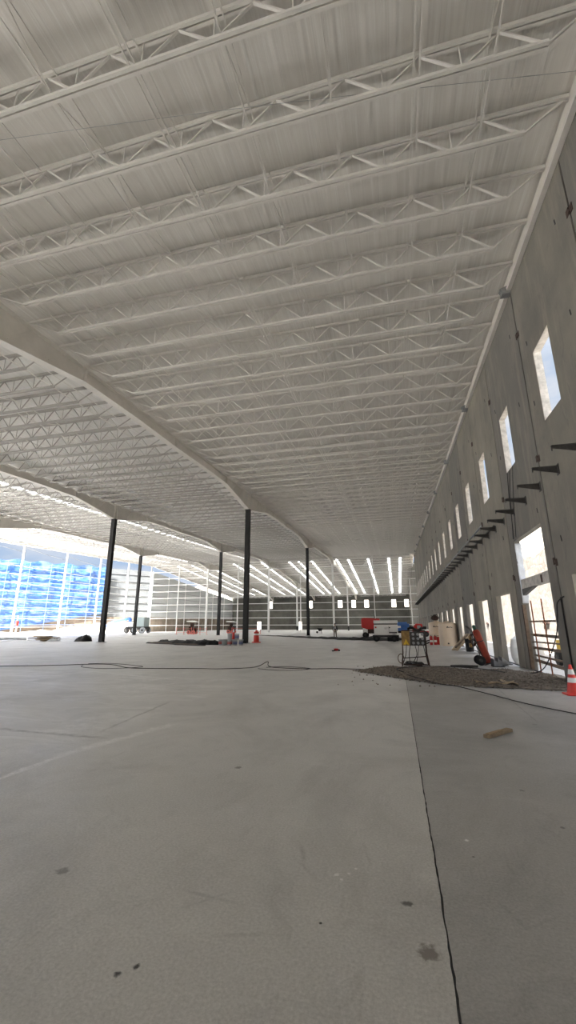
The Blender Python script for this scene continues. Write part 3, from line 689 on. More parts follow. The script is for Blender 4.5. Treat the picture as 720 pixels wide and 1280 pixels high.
# ------------------------------------------------------------------ brackets and ledger rail on the right wall
BZ = 5.73; k = 0; y = 10.8; nb_ = 0
MBR = None
while y < Y1-.8:
    nb_ += 1
    lab = 'dark tapered steel bracket on the tall wall, %s from the camera' % nth(nb_)
    if MBR is None:
        o = thing('wall_bracket', lab, 'bracket', (W, y, BZ), 'dark brackets on the tall wall')
        a = MB().prism([(W, BZ+.07), (W-.64, BZ+.07), (W-.64, BZ+.02), (W, BZ-.12)], y-.012, y+.012, 1).build('web_plate', 'darksteel', o)
        b = MB().box(W-.64, W, y-.045, y+.045, BZ+.07, BZ+.085).build('top_flange', 'darksteel', o)
        c = MB().box(W-.015, W, y-.09, y+.09, BZ-.17, BZ+.13).build('wall_plate', 'darksteel', o)
        d = MB().box(W-.64, W-.62, y-.015, y+.015, BZ-.05, BZ+.03).build('end_tab', 'darksteel', o)
        MBR = o; KIDS[o.name] = [a, b, c, d]
    else: copy_tree(MBR, (W, y, BZ), lab)
    y += 1.553
o = thing('ledger_rail', 'long grey steel angle rail carried on the bracket tips along the tall wall', 'rail', (W-.62, 58, BZ+.09))
MB().box(W-.68, W-.6, 20.0, Y1-.6, BZ+.086, BZ+.1).build('flat_leg', 'greysteel', o); MB().box(W-.61, W-.6, 20.0, Y1-.6, BZ+.1, BZ+.19).build('upright_leg', 'greysteel', o)
o2 = thing('ledger_rail', 'dark inner rail close to the wall lying on the brackets', 'rail', (W-.1, 58, BZ+.09))
MB().box(W-.12, W-.05, 20.0, Y1-.6, BZ+.086, BZ+.14).build('flat_leg', 'darksteel', o2)

# loose cables on the wall between window and tall doorway
def cable(pts, r, label, name='cable', m='cable', cat='cable', grp=None, n=6, sub=6):
    P_ = [Vector(p) for p in pts]; out = []
    for i in range(len(P_)-1):
        a, b, c, d = P_[max(i-1, 0)], P_[i], P_[i+1], P_[min(i+2, len(P_)-1)]
        for s in range(sub):
            t = s/sub; out.append(.5*((2*b)+(c-a)*t+(2*a-5*b+4*c-d)*t*t+(3*b-a-3*c+d)*t**3))
    out.append(P_[-1])
    return tag(MB().tube(out, r, n).build(name, m), label, cat, grp)
for i, (y0, y1, t) in enumerate(((16.3, 17.1, 'nearest the tall doorway jamb'), (16.75, 17.5, 'middle of three'), (17.1, 17.4, 'furthest of three'))):
    cable([(W-.01, y0, 7.3), (W-.03, (y0+y1)/2, 6.2), (W-.03, y1, 4.75)], .012, 'thin dark cable hanging from the second window, %s' % t, grp='hanging wall cables')
cable([(W-.03, 13.4, 2.35), (W-.05, 13.9, 2.2), (W-.03, 14.15, 1.8), (W-.1, 14.35, 1.2), (W-.35, 14.9, .35), (W-.7, 15.3, .12), (W-1.2, 15.0, .1)], .016, 'black cable looping down the tall doorway jamb to the gravel')
cable([(W-.02, 13.68, 2.35), (W-.02, 13.68, 1.2), (W-.05, 13.6, .1)], .018, 'black cable hanging down the panel joint above the cone')
cable([(-11, 5.0, 12.5), (-3, 6.0, 12.36), (W-.2, 7.2, 12.45)], .005, 'thin wire strung across under the joists to the tall wall', 'wire', 'greysteel', 'wire')

# ------------------------------------------------------------------ tall doorway: beam, wrap, barrier
o = thing('lintel_beam', 'rough grey concrete beam spanning the tall doorway', 'beam', (W+.15, 16, 2.9))
MB().box(W+.03, W+.2, 14.42, 17.6, 2.87, 3.2).build('beam', 'reveal', o)
MB().prism([(16.0, 2.87), (17.6, 2.87), (17.6, 2.62)], W+.03, W+.15, 0).build('dark_haunch', 'darksteel', o)['label'] = 'dark wedge under the beam'
MB().box(W+.02, W+.06, 15.1, 15.25, 2.9, 3.15).build('clip', 'rust', o)
o = thing('plastic_wrap', 'bluish white plastic wrap on the far jamb of the tall doorway', 'wrap', (W+.05, 17.55, 2.3))
mb = MB()
for j in range(25):
    z = 2.35+j*.093
    for q in range(5): mb.v.append((W+.0+q*.055, 17.56-.02*math.sin(j*1.3+q)-.05*abs(math.sin(j*.6))-.03*(q == 0), z))
for j in range(24):
    for q in range(4): mb.f.append((j*5+q, j*5+q+1, j*5+5+q+1, j*5+5+q)); mb.sm.append(True)
ow = mb.build('sheet', 'sheet', o); sm = ow.modifiers.new('thick', 'SOLIDIFY'); sm.thickness = .02
o = thing('jamb_angle', 'rusty steel edge angle on the far jamb of the tall doorway', 'angle', (W+.05, 17.6, 1.1))
MB().box(W-.012, W+.1, 17.6, 17.615, .05, 2.3).build('face_leg', 'boards', o); MB().box(W-.014, W-.002, 17.615, 17.72, .05, 2.3).build('wall_leg', 'rust', o)
o = thing('doorway_barrier', 'rusty bar and board barrier across the tall doorway', 'barrier', (W+.15, 16, -.1))
for y in (17.0, 15.85): MB().tube([(W+.12, y, -.1), (W+.12, y+.02, 2.42)], .022, 8).build('upright_bar', 'rebar', o)
for z, za, h in ((1.7, 1.7, .06), (1.22, 1.24, .09), (1.03, .99, .05), (.82, .79, .09), (.52, .54, .06), (.32, .37, .1)):
    MB().bar((W+.17, 14.42, z), (W+.17, 17.6, za), .03, h).build('rail', 'boards', o)

# yellow machine outside behind the barrier
o = thing('yellow_machine', 'yellow machine parked outside behind the barrier boards', 'machine', (7.0, 20.4, -.1))
MB().box(6.6, 7.5, 19.7, 21.3, .45, .95).build('engine_hood', 'yellow', o, .05)
MB().box(6.7, 7.4, 19.9, 20.3, .95, 1.05).build('seat', 'rubber', o, .03)
for y in (20.0, 21.0):
    for x in (6.55, 7.55): MB().lathe([(0, -.08), (.3, -.08), (.33, -.04), (.33, .04), (.3, .08), (0, .08)], (x, y, .22), 18, (1, 0, 0)).build('wheel', 'rubber', o)

# ------------------------------------------------------------------ gravel strip
rnd = random.Random(11)
out = [(-1.7, 16.1), (-.6, 18.0), (1.75, 17.8), (3.0, 17.2), (4.6, 16.9), (5.0, 16.4), (5.0, 13.3), (4.3, 12.4), (3.88, 12.45), (2.8, 12.6), (1.81, 12.75), (1.0, 13.1), (.43, 13.6), (-.4, 14.6)]
def inside(x, y):
    c = False
    for (x1, y1), (x2, y2) in zip(out, out[1:]+out[:1]):
        if (y1 > y) != (y2 > y) and x < (x2-x1)*(y-y1)/(y2-y1)+x1: c = not c
    return c
def edge(x, y):
    d = 9
    for (x1, y1), (x2, y2) in zip(out, out[1:]+out[:1]):
        v = Vector((x2-x1, y2-y1)); w = Vector((x-x1, y-y1)); t = max(0, min(1, w.dot(v)/v.length_squared)); d = min(d, (w-v*t).length)
    return d
def gh(x, y):
    e = min(1, edge(x, y)/.5); return e*(.07+.03*math.sin(x*3.1+y)+.03*math.sin(y*4.7-x*2))
gr = MB(); st = .09; idx = {}
nx = int(6.9/st); ny = int(6/st)
for i in range(nx):
    for j in range(ny):
        x, y = -1.8+i*st, 12.3+j*st
        if inside(x, y):
            for a, b in ((i, j), (i+1, j), (i+1, j+1), (i, j+1)):
                if (a, b) not in idx:
                    X, Y = -1.8+a*st, 12.3+b*st; idx[a, b] = len(gr.v)
                    z = .006+(gh(X, Y)+rnd.uniform(-.006, .012) if inside(X, Y) else 0); gr.v.append((X+rnd.uniform(-.03, .03), Y+rnd.uniform(-.03, .03), z))
            gr.f.append((idx[i, j], idx[i+1, j], idx[i+1, j+1], idx[i, j+1])); gr.sm.append(False)
for q in range(3600):
    x, y = rnd.uniform(-1.7, 4.9), rnd.uniform(12.4, 18)
    if not inside(x, y): 
        if rnd.random() > .025: continue
        x = min(x, 4.4)
    r = rnd.uniform(.012, .038); z = .006+(gh(x, y) if inside(x, y) else 0)
    d = [Vector((rnd.uniform(.6, 1.2)*r*math.cos(a), rnd.uniform(.6, 1.2)*r*math.sin(a), 0)) for a in (0, 1.57, 3.14, 4.71)]
    c = Vector((x, y, z)); gr.add([c+v for v in d]+[c+Vector((0, 0, r)), c+Vector((0, 0, -r*.6))], [(0, 1, 4), (1, 2, 4), (2, 3, 4), (3, 0, 4), (1, 0, 5), (2, 1, 5), (3, 2, 5), (0, 3, 5)])
g_ = tag(gr.build('gravel_strip', 'gravel'), 'dark gravel strip across the slab in front of the tall doorway', 'gravel', None, 'stuff')
# loose sack / tan sheet lying on the gravel
mb = MB()
for i in range(9):
    for j in range(5):
        mb.v.append((1.95+i*.13+.05*math.sin(j*2), 13.0+j*.16+.06*math.sin(i*1.4), .1+.03*math.sin(i*2+j)+.03*math.sin(j*3.)))
for i in range(8):
    for j in range(4): mb.f.append((i*5+j, i*5+5+j, i*5+6+j, i*5+1+j)); mb.sm.append(True)
o = mb.build('paper_sack', 'paper'); tag(o, 'flattened tan paper sack lying on the gravel strip', 'sack'); s_ = o.modifiers.new('thick', 'SOLIDIFY'); s_.thickness = .015

# ------------------------------------------------------------------ hoses and cables on the slab
cable([(-16.5, 14.6, .02), (-14.2, 15.4, .02), (-12.6, 16.4, .02), (-11.6, 16.3, .02), (-10.2, 15.3, .02), (-8.9, 15.3, .02), (-7.6, 15.6, .02), (-6.5, 15.7, .02), (-5.5, 16.6, .02), (-5.15, 17.2, .18), (-4.9, 16.8, .02), (-3.4, 16.4, .02), (-2.2, 16.7, .02), (-.85, 16.5, .02)], .013, 'thin black hose lying across the grey slab from the left to the gravel', 'hose', 'rubber', 'hose')
cable([(-12.9, 16.1, .015), (-12.2, 15.2, .015), (-10.9, 14.9, .015), (-9.9, 15.7, .015), (-10.6, 16.3, .015), (-12.2, 16.9, .015), (-12.9, 16.4, .03)], .009, 'loop of thin black cable beside the hose on the left of the slab', 'cable')
cable([(-5.2, 16.1, .015), (-4.4, 15.7, .015), (-3.6, 15.9, .015), (-3.3, 16.6, .015), (-4.3, 16.9, .03), (-5., 16.5, .03)], .009, 'loop of thin black cable crossing the hose near the middle of the slab', 'cable')
cable([(.2, 14.2, .12), (1.0, 13.1, .03), (1.42, 12.75, .02), (2.0, 11.5, .02), (2.45, 10.4, .02), (3.08, 9.4, .02), (4.2, 8.0, .02)], .011, 'black cable running from the gravel to the right edge of the slab', 'cable')
cable([(.1, 14.6, .16), (-.1, 16, .13), (.6, 16.9, .13), (1.7, 17.1, .13), (2.8, 16.4, .13), (3.2, 15.4, .14)], .016, 'black cable curled over the gravel strip', 'cable')
# long dark strip far on the slab, taller and wider to the right
mb = MB(); pts = [(-22, 68), (-15.3, 61), (-9.5, 54), (-5, 49.6), (-2, 47.8), (.5, 46.8)]
mb2 = []
for i in range(41):
    t = i/40*(len(pts)-1); a = int(min(t, len(pts)-2)); f = t-a; x = pts[a][0]*(1-f)+pts[a+1][0]*f; y = pts[a][1]*(1-f)+pts[a+1][1]*f
    w = (.25+.8*min(1, i/22))*(1+.25*math.sin(i*1.7)); h = .07+.2*min(1, i/26)*(1+.4*math.sin(i*2.3))
    for d, hh in ((-w*1.6, .006), (-w*.6, h), (w*.5, h*.8), (w*1.6, .006)): mb.v.append((x+d*.4, y+d*.9, hh))
for i in range(40):
    for j in range(3): mb.f.append((i*4+j, (i+1)*4+j, (i+1)*4+j+1, i*4+j+1)); mb.sm.append(True)
tag(mb.build('black_strip', 'membrane'), 'long black strip lying on the slab in front of the white generator', 'strip')

# ------------------------------------------------------------------ traffic cone at the right edge
def cone(x, y, h, base, label, m='orange', bands=((.38, .55), (.66, .84)), grp='traffic cones', tip=True):
    o = thing('traffic_cone', label, 'cone', (x, y, 0), grp); hb = base/2; r0 = base*.36; z0 = .035; r = lambda f: r0*(1-f)+.028*f
    b = MB().prism([(x-hb+.04, y-hb), (x+hb-.04, y-hb), (x+hb, y-hb+.04), (x+hb, y+hb-.04), (x+hb-.04, y+hb), (x-hb+.04, y+hb), (x-hb, y+hb-.04), (x-hb, y-hb+.04)], 0, z0, 2)
    b.build('base', m, o, .008)
    prof = [(r0+.015, z0), (r0, z0+.02)]+[(r(f), z0+f*(h-z0)) for f in (.2, .4, .6, .8, 1.)]+[(.018, h+.004), (.018, h-.02)]
    MB().lathe(prof, (x, y, 0), 28).build('body', m, o)
    for a, c in bands: MB().lathe([(r(a)+.0035, z0+a*(h-z0)), (r(c)+.0035, z0+c*(h-z0))], (x, y, 0), 28).build('reflective_band', 'reflect', o)
cone(3.93, 11.95, .67, .42, 'orange traffic cone with two white bands at the foot of the tall wall')
cone(-15.7, 40.6, 1.4, .55, 'red traffic cone standing behind the grey buckets', 'drumred', ((.66, .86),))
o = thing('channelizer_drum', 'red channelizer barrel with white band right of the first black column', 'drum', (-13.0, 39.6, 0))
MB().lathe([(.42, 0), (.44, .03), (.42, .07), (.3, .09)], (-13.0, 39.6, 0), 24).build('base_ring', 'orange', o)
MB().lathe([(.27, .07), (.265, .45), (.25, .5), (.24, .95), (.2, 1.0), (.12, 1.02), (.1, 1.12), (.03, 1.14), (0, 1.14)], (-13.0, 39.6, 0), 24).build('body', 'drumred', o)
MB().lathe([(.252, .68), (.247, .84)], (-13.0, 39.6, 0), 24).build('reflective_band', 'reflect', o)

# ------------------------------------------------------------------ wood offcut
o = thing('wood_offcut', 'short weathered board lying alone on the right slab', 'board', (1.37, 7.5, 0))
d = Vector((.5, .62, 0)).normalized(); s = Vector((d.y, -d.x, 0))
MB().obox((1.37, 7.53, .025), (d, s, (0, 0, 1)), (.34, .05, .022)).build('board', 'wood', o, .004)
MB().obox(Vector((1.37, 7.53, .053))+d*-.1, (d, s, (0, 0, 1)), (.2, .03, .006)).build('strip', 'ply', o)

# ------------------------------------------------------------------ welding / power distribution stand
X, Y = .62, 18.75
o = thing('distribution_stand', 'rusty tubular stand carrying a yellow and black electrical panel beyond the gravel', 'stand', (X, Y, 0))
for x in (X-.46, X+.46):
    for sy in (-1, 1): MB().tube([(x+.06*(1 if x > X else -1), Y+sy*.42, 0), (x, Y+sy*.18, .5), (x, Y+sy*.1, 1.36)], .024, 8).build('leg', 'rust', o)
MB().tube([(X-.46, Y-.1, 1.36), (X+.46, Y-.1, 1.36)], .024, 8).tube([(X-.46, Y+.1, 1.36), (X+.46, Y+.1, 1.36)], .024, 8).tube([(X-.47, Y-.22, .3), (X+.5, Y-.22, .38)], .018, 8).tube([(X-.47, Y-.3, .06), (X+.5, Y-.3, .06)], .02, 8).build('cross_tube', 'rust', o)
MB().box(X-.48, X-.16, Y-.17, Y+.1, .78, 1.34).build('panel', 'brownpanel', o, .01)
MB().prism([(X-.42, .82), (X-.2, .82), (X-.31, 1.04)], Y-.178, Y-.17, 1).build('hazard_triangle', 'yellow', o)
MB().box(X-.15, X+.46, Y-.14, Y+.1, .78, 1.32).build('switch_box', 'darksteel', o, .01)
q = MB()
for i in range(3):
    for j in range(3): q.lathe([(.055, 0), (.055, .05), (.03, .06), (0, .06)], (X-.02+i*.18, Y-.14, .88+j*.17), 12, (0, -1, 0))
q.build('sockets', 'greysteel', o)
MB().box(X+.22, X+.38, Y-.15, Y-.13, 1.08, 1.26).build('label_plate', 'reflect', o)
# cables on the stand
rr = random.Random(4)
for i in range(5):
    x0 = X-.3+i*.16; cable([(x0, Y-.17, .85), (x0+rr.uniform(-.1, .1), Y-.26, .45), (x0+rr.uniform(-.2, .2), Y-.3, .12), (x0+rr.uniform(-.3, .3), Y-.2, .06), (x0+rr.uniform(-.3, .3), Y+.1, .05)], .014, 'dark lead hanging from the electrical panel stand, %s from the left' % nth(i+1), 'cable_lead', 'cable', 'cable', 'leads under the electrical panel')
ck = MB()
for i in range(4): ck.tube([(X-.05+(.36-.03*i)*math.cos(a)+.05*math.sin(3*a+i), Y-.05+(.2+.02*i)*math.sin(a), .03+.035*i+.015*math.sin(2*a+i)) for a in [k*2*math.pi/22 for k in range(22)]], .018, 6)
tag(ck.build('cable_coil', 'cable'), 'coil of dark cable lying under the electrical panel stand', 'cable')
ck = MB()
for i in range(3): ck.tube([(X-.55+.12*math.cos(a), Y-.2+.05*math.sin(a)+i*.04, .28+.17*math.sin(a)) for a in [k*2*math.pi/18 for k in range(18)]], .016, 6)
tag(ck.build('cable_coil', 'boards'), 'small upright brown coil of rope at the left foot of the stand', 'rope')
mb = MB()
for i in range(9):
    for j in range(4): mb.v.append((X-.2+i*.09, Y-.12+j*.09, 1.4+.06*math.sin(i*1.1)+.05*math.sin(j*2+i)))
for i in range(8):
    for j in range(3): mb.f.append((i*4+j, i*4+4+j, i*4+5+j, i*4+1+j)); mb.sm.append(True)
o = mb.build('black_cloth', 'membrane'); tag(o, 'crumpled black cloth on top of the electrical panel stand', 'cloth'); o.modifiers.new('t', 'SOLIDIFY').thickness = .05

# ------------------------------------------------------------------ gas cylinder on a tilted cart
base = Vector((3.52, 19.6, .1)); ax = Vector((-.3, -.05, 1)).normalized()
o = thing('gas_cylinder', 'red oxide gas cylinder leaning back on its cart near the doorways', 'cylinder', tuple(base))
MB().lathe([(0, 0), (.12, 0), (.15, .02), (.15, 1.22), (.13, 1.3), (.08, 1.35), (0, 1.36)], base, 22, ax).build('body', 'cyl', o)
MB().lathe([(.153, .86), (.153, .89)], base, 22, ax).build('strap', 'darksteel', o)
MB().lathe([(.07, 1.34), (.075, 1.5), (.04, 1.54), (0, 1.54)], base, 14, ax).build('valve_cap', 'cylgreen', o)
o = thing('cylinder_cart', 'dark two wheeled cart holding the leaning red gas cylinder', 'cart', (3.3, 19.6, 0))
for s in (-.2, .2):
    b0 = base+Vector((-.2, s, .06)); MB().tube([b0, b0+ax*1.3, b0+ax*1.42+Vector((-.12, 0, .02))], .018, 8).build('side_tube', 'darksteel', o)
    MB().lathe([(0, -.04), (.1, -.04), (.17, -.035), (.19, -.02), (.19, .02), (.17, .035), (.1, .04), (0, .04)], base+Vector((-.33, s*1.3, .09)), 20, (0, 1, 0)).build('wheel', 'rubber', o)
for z in (.35, .75, 1.15): b0 = base+Vector((-.2, 0, .06))+ax*z; MB().bar(b0+Vector((0, -.2, 0)), b0+Vector((0, .2, 0)), .03, .05).build('cross_strut', 'darksteel', o)
MB().obox(base+Vector((0, 0, -.03)), (ax.cross(Vector((0, 1, 0))), (0, 1, 0), ax), (.18, .22, .01)).build('foot_plate', 'darksteel', o)
o = thing('hose_bundle', 'dark bundle of hoses hung behind the leaning gas cylinder', 'hose', (3.0, 19.6, .9))
q = MB()
for i in range(3): q.tube([base+ax*.9+Vector((-.24-.02*i+.1*math.cos(a), -.05+.05*i, .02+.24*math.sin(a))) for a in [k*2*math.pi/18 for k in range(19)]], .02, 6)
q.build('coil', 'rust', o)
for i, dz in enumerate((0, .3)): MB().box(2.86+.0, 2.96, 19.5, 19.72, .78+dz-.1, .95+dz-.1).build('regulator', 'brownpanel', o, .02)

# steel seat angles on the floor at the pier foot
for i, (x, y, t) in enumerate(((3.75, 19.0, 'nearest of three'), (4.02, 19.6, 'middle of three'), (4.3, 20.2, 'furthest of three'))):
    o = thing('steel_angle', 'short black and grey steel angle by the first pier, %s' % t, 'steel angle', (x, y, 0), 'steel angles by the pier')
    MB().box(x-.22, x+.2, y-.24, y+.24, 0, .025).build('flat_leg', 'darksteel', o); MB().box(x-.22, x-.195, y-.24, y+.24, .025, .3).build('upright_leg', 'darksteel', o)
    for sy in (-.2, .2): MB().prism([(x-.195, .025), (x+.17, .025), (x-.195, .29)], y+sy-.012, y+sy+.012, 1).build('gusset', 'greysteel', o)
o = thing('black_mat', 'black rubber mat lying flat left of the gas cylinder cart', 'mat', (2.5, 18.6, 0))
MB().prism([(2.0, 18.3), (2.9, 18.35), (3.0, 18.9), (2.4, 19.05), (1.95, 18.8)], 0.002, .05, 2).build('sheet', 'membrane', o, .01)
# white sheet/bag in the first doorway
o = thing('white_bulk_bag', 'bright white bulk bag slumped outside the first small doorway', 'bag', (5.6, 21.6, -.1))
mb = MB().lathe([(.55, -.1), (.66, .15), (.68, .6), (.6, .95), (.42, 1.08), (.2, 1.12), (0, 1.1)], (5.6, 21.9, 0), 18); mb.build('bag', 'reflect', o)
MB().tube([(5.3, 21.8, 1.0), (5.35, 21.85, 1.3), (5.6, 21.9, 1.35), (5.8, 21.9, 1.05)], .025, 6).build('loop', 'reflect', o)
# black barrel / box and leaning plank
o = thing('leaning_plank', 'wide worn plank leaning from the floor against the second pier', 'plank', (3.75, 30.2, 0))
MB().bar((3.42, 29.6, .05), (4.5, 30.5, 1.0), .5, .05).build('board', 'wood', o); MB().bar((3.5, 29.68, .2), (4.4, 30.42, .98), .1, .06).build('batten', 'boards', o)
o = thing('dark_bin', 'black upright bin behind the leaning plank', 'bin', (4.25, 30.6, 0))
MB().lathe([(0, 0), (.22, 0), (.26, .7), (.28, .72), (.28, .76), (.25, .76), (.22, .1), (0, .1)], (4.24, 29.0, 0), 18).build('body', 'rubber', o)
MB().lathe([(.285, .5), (.285, .53)], (4.24, 29.0, 0), 18).build('hoop', 'darksteel', o)

# ------------------------------------------------------------------ beige tanks
def tank(x, y, r, h, label, flip):
    o = thing('water_tank', label, 'tank', (x, y, 0), 'beige plastic tanks')
    MB().lathe([(0, 0), (r, 0), (r, h*.3), (r*1.012, h*.31), (r*1.012, h*.33), (r, h*.34), (r, h*.62), (r*1.012, h*.63), (r*1.012, h*.65), (r, h*.66), (r, h*.93), (r*.96, h*.97), (r*.5, h*1.02), (0, h*1.04)], (x, y, 0), 32).build('body', 'tank', o)
    MB().lathe([(0, h*1.02), (r*.3, h*1.02), (r*.3, h*1.07), (0, h*1.08)], (x, y, 0), 20).build('lid', 'tank', o)
    MB().lathe([(.06, 0), (.06, .1), (0, .1)], (x-.1, y-r, .2), 12, (0, -1, 0)).build('outlet', 'tankmark', o)
    mk = MB()
    for i in range(7):
        a = -math.pi/2-.35+i*.09+flip; ra = r*1.016
        mk.obox((x+ra*math.cos(a), y+ra*math.sin(a), h*.8+.02*math.sin(i*2)), ((-math.sin(a), math.cos(a), 0), (0, 0, 1), (math.cos(a), math.sin(a), 0)), (.035, .05 if i in (0, 1) else .025, .003))
    mk.build('printed_mark', 'tankmark', o)
    return o
tank(3.84, 36.5, .68, 1.75, 'beige cylindrical plastic tank in front, nearer of two by the doorways', .2)
tank(3.3, 39.8, .66, 1.8, 'beige cylindrical plastic tank behind the nearer tank, with dark bundle on its lid', -.1)
o = thing('dark_bundle', 'dark brown bundle lying on the lid of the rear beige tank', 'bundle', (3.25, 39.8, 1.95))
mb = MB(); rr = random.Random(9)
for i in range(9):
    for j in range(7):
        a = 2*math.pi*i/8; f = j/6; mb.v.append((3.25+(.36*math.sin(math.pi*min(f*.9+.1, 1)))*math.cos(a)*(1+.15*math.sin(3*a)), 39.8+.28*math.sin(math.pi*min(f*.9+.1, 1))*math.sin(a), 1.95+.46*f+.03*math.sin(5*a+j)))
for i in range(8):
    for j in range(6): mb.f.append((i*7+j, i*7+7+j, i*7+8+j, i*7+1+j)); mb.sm.append(True)
mb.build('cloth', 'rust', o); MB().tube([(3.0, 39.6, 2.25), (3.15, 39.5, 2.43), (3.4, 39.55, 2.41), (3.55, 39.7, 2.15)], .03, 6).build('strap', 'rubber', o)
# fire extinguisher stand
for i, (x, y, t) in enumerate(((2.62, 37.7, 'left'), (2.95, 37.9, 'right'))):
    o = thing('fire_extinguisher', 'red fire extinguisher standing before the beige tanks, %s of two' % t, 'extinguisher', (x, y, 0), 'fire extinguishers')
    MB().lathe([(0, 0), (.11, 0), (.12, .03), (.12, .58), (.08, .68), (.04, .7), (0, .7)], (x, y, 0), 18).build('body', 'red', o)
    MB().lathe([(.122, .22), (.122, .38)], (x, y, 0), 18).build('label_band', 'reflect', o)
    MB().box(x-.03, x+.03, y-.1, y+.04, .7, .76).box(x-.015, x+.015, y-.16, y, .78, .8).build('handle', 'rubber', o)
    MB().tube([(x+.04, y, .72), (x+.15, y, .6), (x+.14, y, .3)], .012, 6).build('hose', 'rubber', o)
o = thing('red_tool_box', 'dark red tool box on the floor behind the extinguishers', 'box', (3.25, 38.2, 0))
MB().box(3.02, 3.5, 38.2, 38.6, 0, .62).build('body', 'red', o, .02); MB().tube([(3.1, 38.4, .62), (3.1, 38.4, .7), (3.42, 38.4, .7), (3.42, 38.4, .62)], .015, 6).build('handle', 'rubber', o)
# dark hose tangle left of tank
cable([(1.9, 36.5, .03), (2.2, 37.2, .3), (2.6, 38.0, .35), (2.4, 38.9, .1), (1.6, 38.4, .05), (1.2, 37.2, .05)], .05, 'thick dark hose heaped left of the beige tanks', 'hose', 'rubber', 'hose')

# ------------------------------------------------------------------ white generator on skid, red machine, vehicles
X, Y = -1.1, 44.6
o = thing('generator', 'white towable generator with dark lettering standing in the middle of the far floor', 'generator', (X, Y, 0))
MB().box(X-1.15, X+1.15, Y-.6, Y+.6, .62, 1.62).build('housing', 'mwhite', o, .04)
MB().box(X-1.17, X+1.17, Y-.62, Y+.62, 1.72, 2.02).build('roof', 'mwhite', o, .05)
MB().box(X-1.1, X+1.1, Y-.56, Y+.56, 1.62, 1.72).build('vent_slot', 'rubber', o)
MB().box(X-1.3, X+1.2, Y-.55, Y+.55, .4, .62).build('chassis', 'darksteel', o)
MB().box(X+.3, X+1.05, Y-.612, Y-.6, .8, .92).box(X+.28, X+.3, Y-.612, Y-.6, .8, 1.5).build('door_seam', 'tankmark', o)
# dark lettering on the housing side: two short blocks of print
lt = MB(); x0 = X-.12
def glyph(mb, x, z, strokes, w=.1, h=.14):
    for (a, b, c, d) in strokes: mb.bar((x+a*w, Y-.605, z+b*h), (x+c*w, Y-.605, z+d*h), .012, .03, (0, 1, 0))
G7 = {'3': [(0, 1, 1, 1), (0, .5, 1, .5), (0, 0, 1, 0), (1, 0, 1, 1)], '2': [(0, 1, 1, 1), (1, 1, 1, .5), (0, .5, 1, .5), (0, .5, 0, 0), (0, 0, 1, 0)], '7': [(0, 1, 1, 1), (1, 1, .4, 0)]}
for i, c in enumerate('327'): glyph(lt, x0-.02+i*.14, 1.2, G7[c])
lt.build('lettering', 'tankmark', o)
MB().box(X+.28, X+.42, Y-.612, Y-.6, 1.28, 1.38).build('data_plate', 'tankmark', o)
MB().box(X-1.05, X-.9, Y-.612, Y-.6, 1.28, 1.42).build('red_sticker', 'red', o)
for x in (X-.95, X+.75): 
    for s in (-1, 1): MB().lathe([(0, -.09), (.2, -.09), (.3, -.06), (.3, .06), (.2, .09), (0, .09)], (x, Y+s*.58, .3), 20, (0, 1, 0)).build('wheel', 'rubber', o)
MB().tube([(X-1.2, Y, .5), (X-1.7, Y, .42), (X-2.05, Y, .4)], .05, 8).build('tow_bar', 'darksteel', o)
MB().box(X+.1, X+1.15, Y-.5, Y+.5, .06, .4).build('fuel_tank', 'rubber', o, .03)

X, Y = -3.0, 56.
o = thing('red_compressor', 'red compressor machine behind the left end of the white generator', 'compressor', (X, Y, 0))
MB().prism([(X-1.35, 1.3), (X-1.35, 2.3), (X-1.1, 2.45), (X+.9, 2.35), (X+1.2, 1.1), (X-.6, 1.05)], Y-.7, Y+.7, 1).build('hood', 'red', o, .04)
MB().box(X-.9, X+1.1, Y-.6, Y+.6, .55, 1.1).build('engine', 'rust', o)
MB().box(X-1.2, X-.6, Y-.61, Y-.5, .6, 1.2).build('pale_panel', 'mwhite', o)
for s in (-1, 1):
    for x in (X-.9, X+.7): MB().lathe([(0, -.1), (.25, -.1), (.36, -.07), (.36, .07), (.25, .1), (0, .1)], (x, Y+s*.72, .36), 20, (0, 1, 0)).build('wheel', 'rubber', o)
MB().tube([(X+.3, Y, 2.4), (X+.3, Y, 2.75)], .05, 8).build('exhaust', 'darksteel', o)

X, Y = .8, 66.
o = thing('blue_truck', 'blue flatbed truck behind the right end of the white generator', 'truck', (X, Y, 0))
MB().box(X-1.1, X+.9, Y-1, Y+3, .75, 1.75).build('cargo_bed', 'bluepaint', o, .04)
MB().box(X-1.1, X+.9, Y-.98, Y+3, .45, .75).build('chassis', 'rubber', o)
MB().box(X-.9, X+.7, Y+3.1, Y+4.6, .7, 2.0).build('cab', 'bluepaint', o, .1)
for s in (-1, .75):
    for y in (Y, Y+3.6): MB().lathe([(0, -.12), (.3, -.12), (.42, -.08), (.42, .08), (.3, .12), (0, .12)], (X+s, y, .42), 20, (1, 0, 0)).build('wheel', 'rubber', o)
MB().box(X-.9, X-.3, Y-1.03, Y-1, 1.15, 1.45).build('tail_panel', 'mwhite', o)
X, Y = 3.0, 63.
o = thing('loader', 'red and white compact loader beside the blue truck near the tall wall', 'loader', (X, Y, 0))
MB().prism([(X-1., .5), (X-1., 1.1), (X-.5, 1.75), (X+.3, 1.7), (X+.5, 1.0), (X+1.1, .9), (X+1.1, .5)], Y-.6, Y+.6, 1).build('body', 'red', o, .04)
MB().box(X+.15, X+1.15, Y-.63, Y+.63, .75, 1.0).build('fender', 'mwhite', o, .05)
for x, r in ((X-.6, .42), (X+.75, .36)):
    for s in (-1, 1): MB().lathe([(0, -.12), (r*.6, -.12), (r, -.08), (r, .08), (r*.6, .12), (0, .12)], (x, Y+s*.68, r), 20, (0, 1, 0)).build('wheel', 'rubber', o)
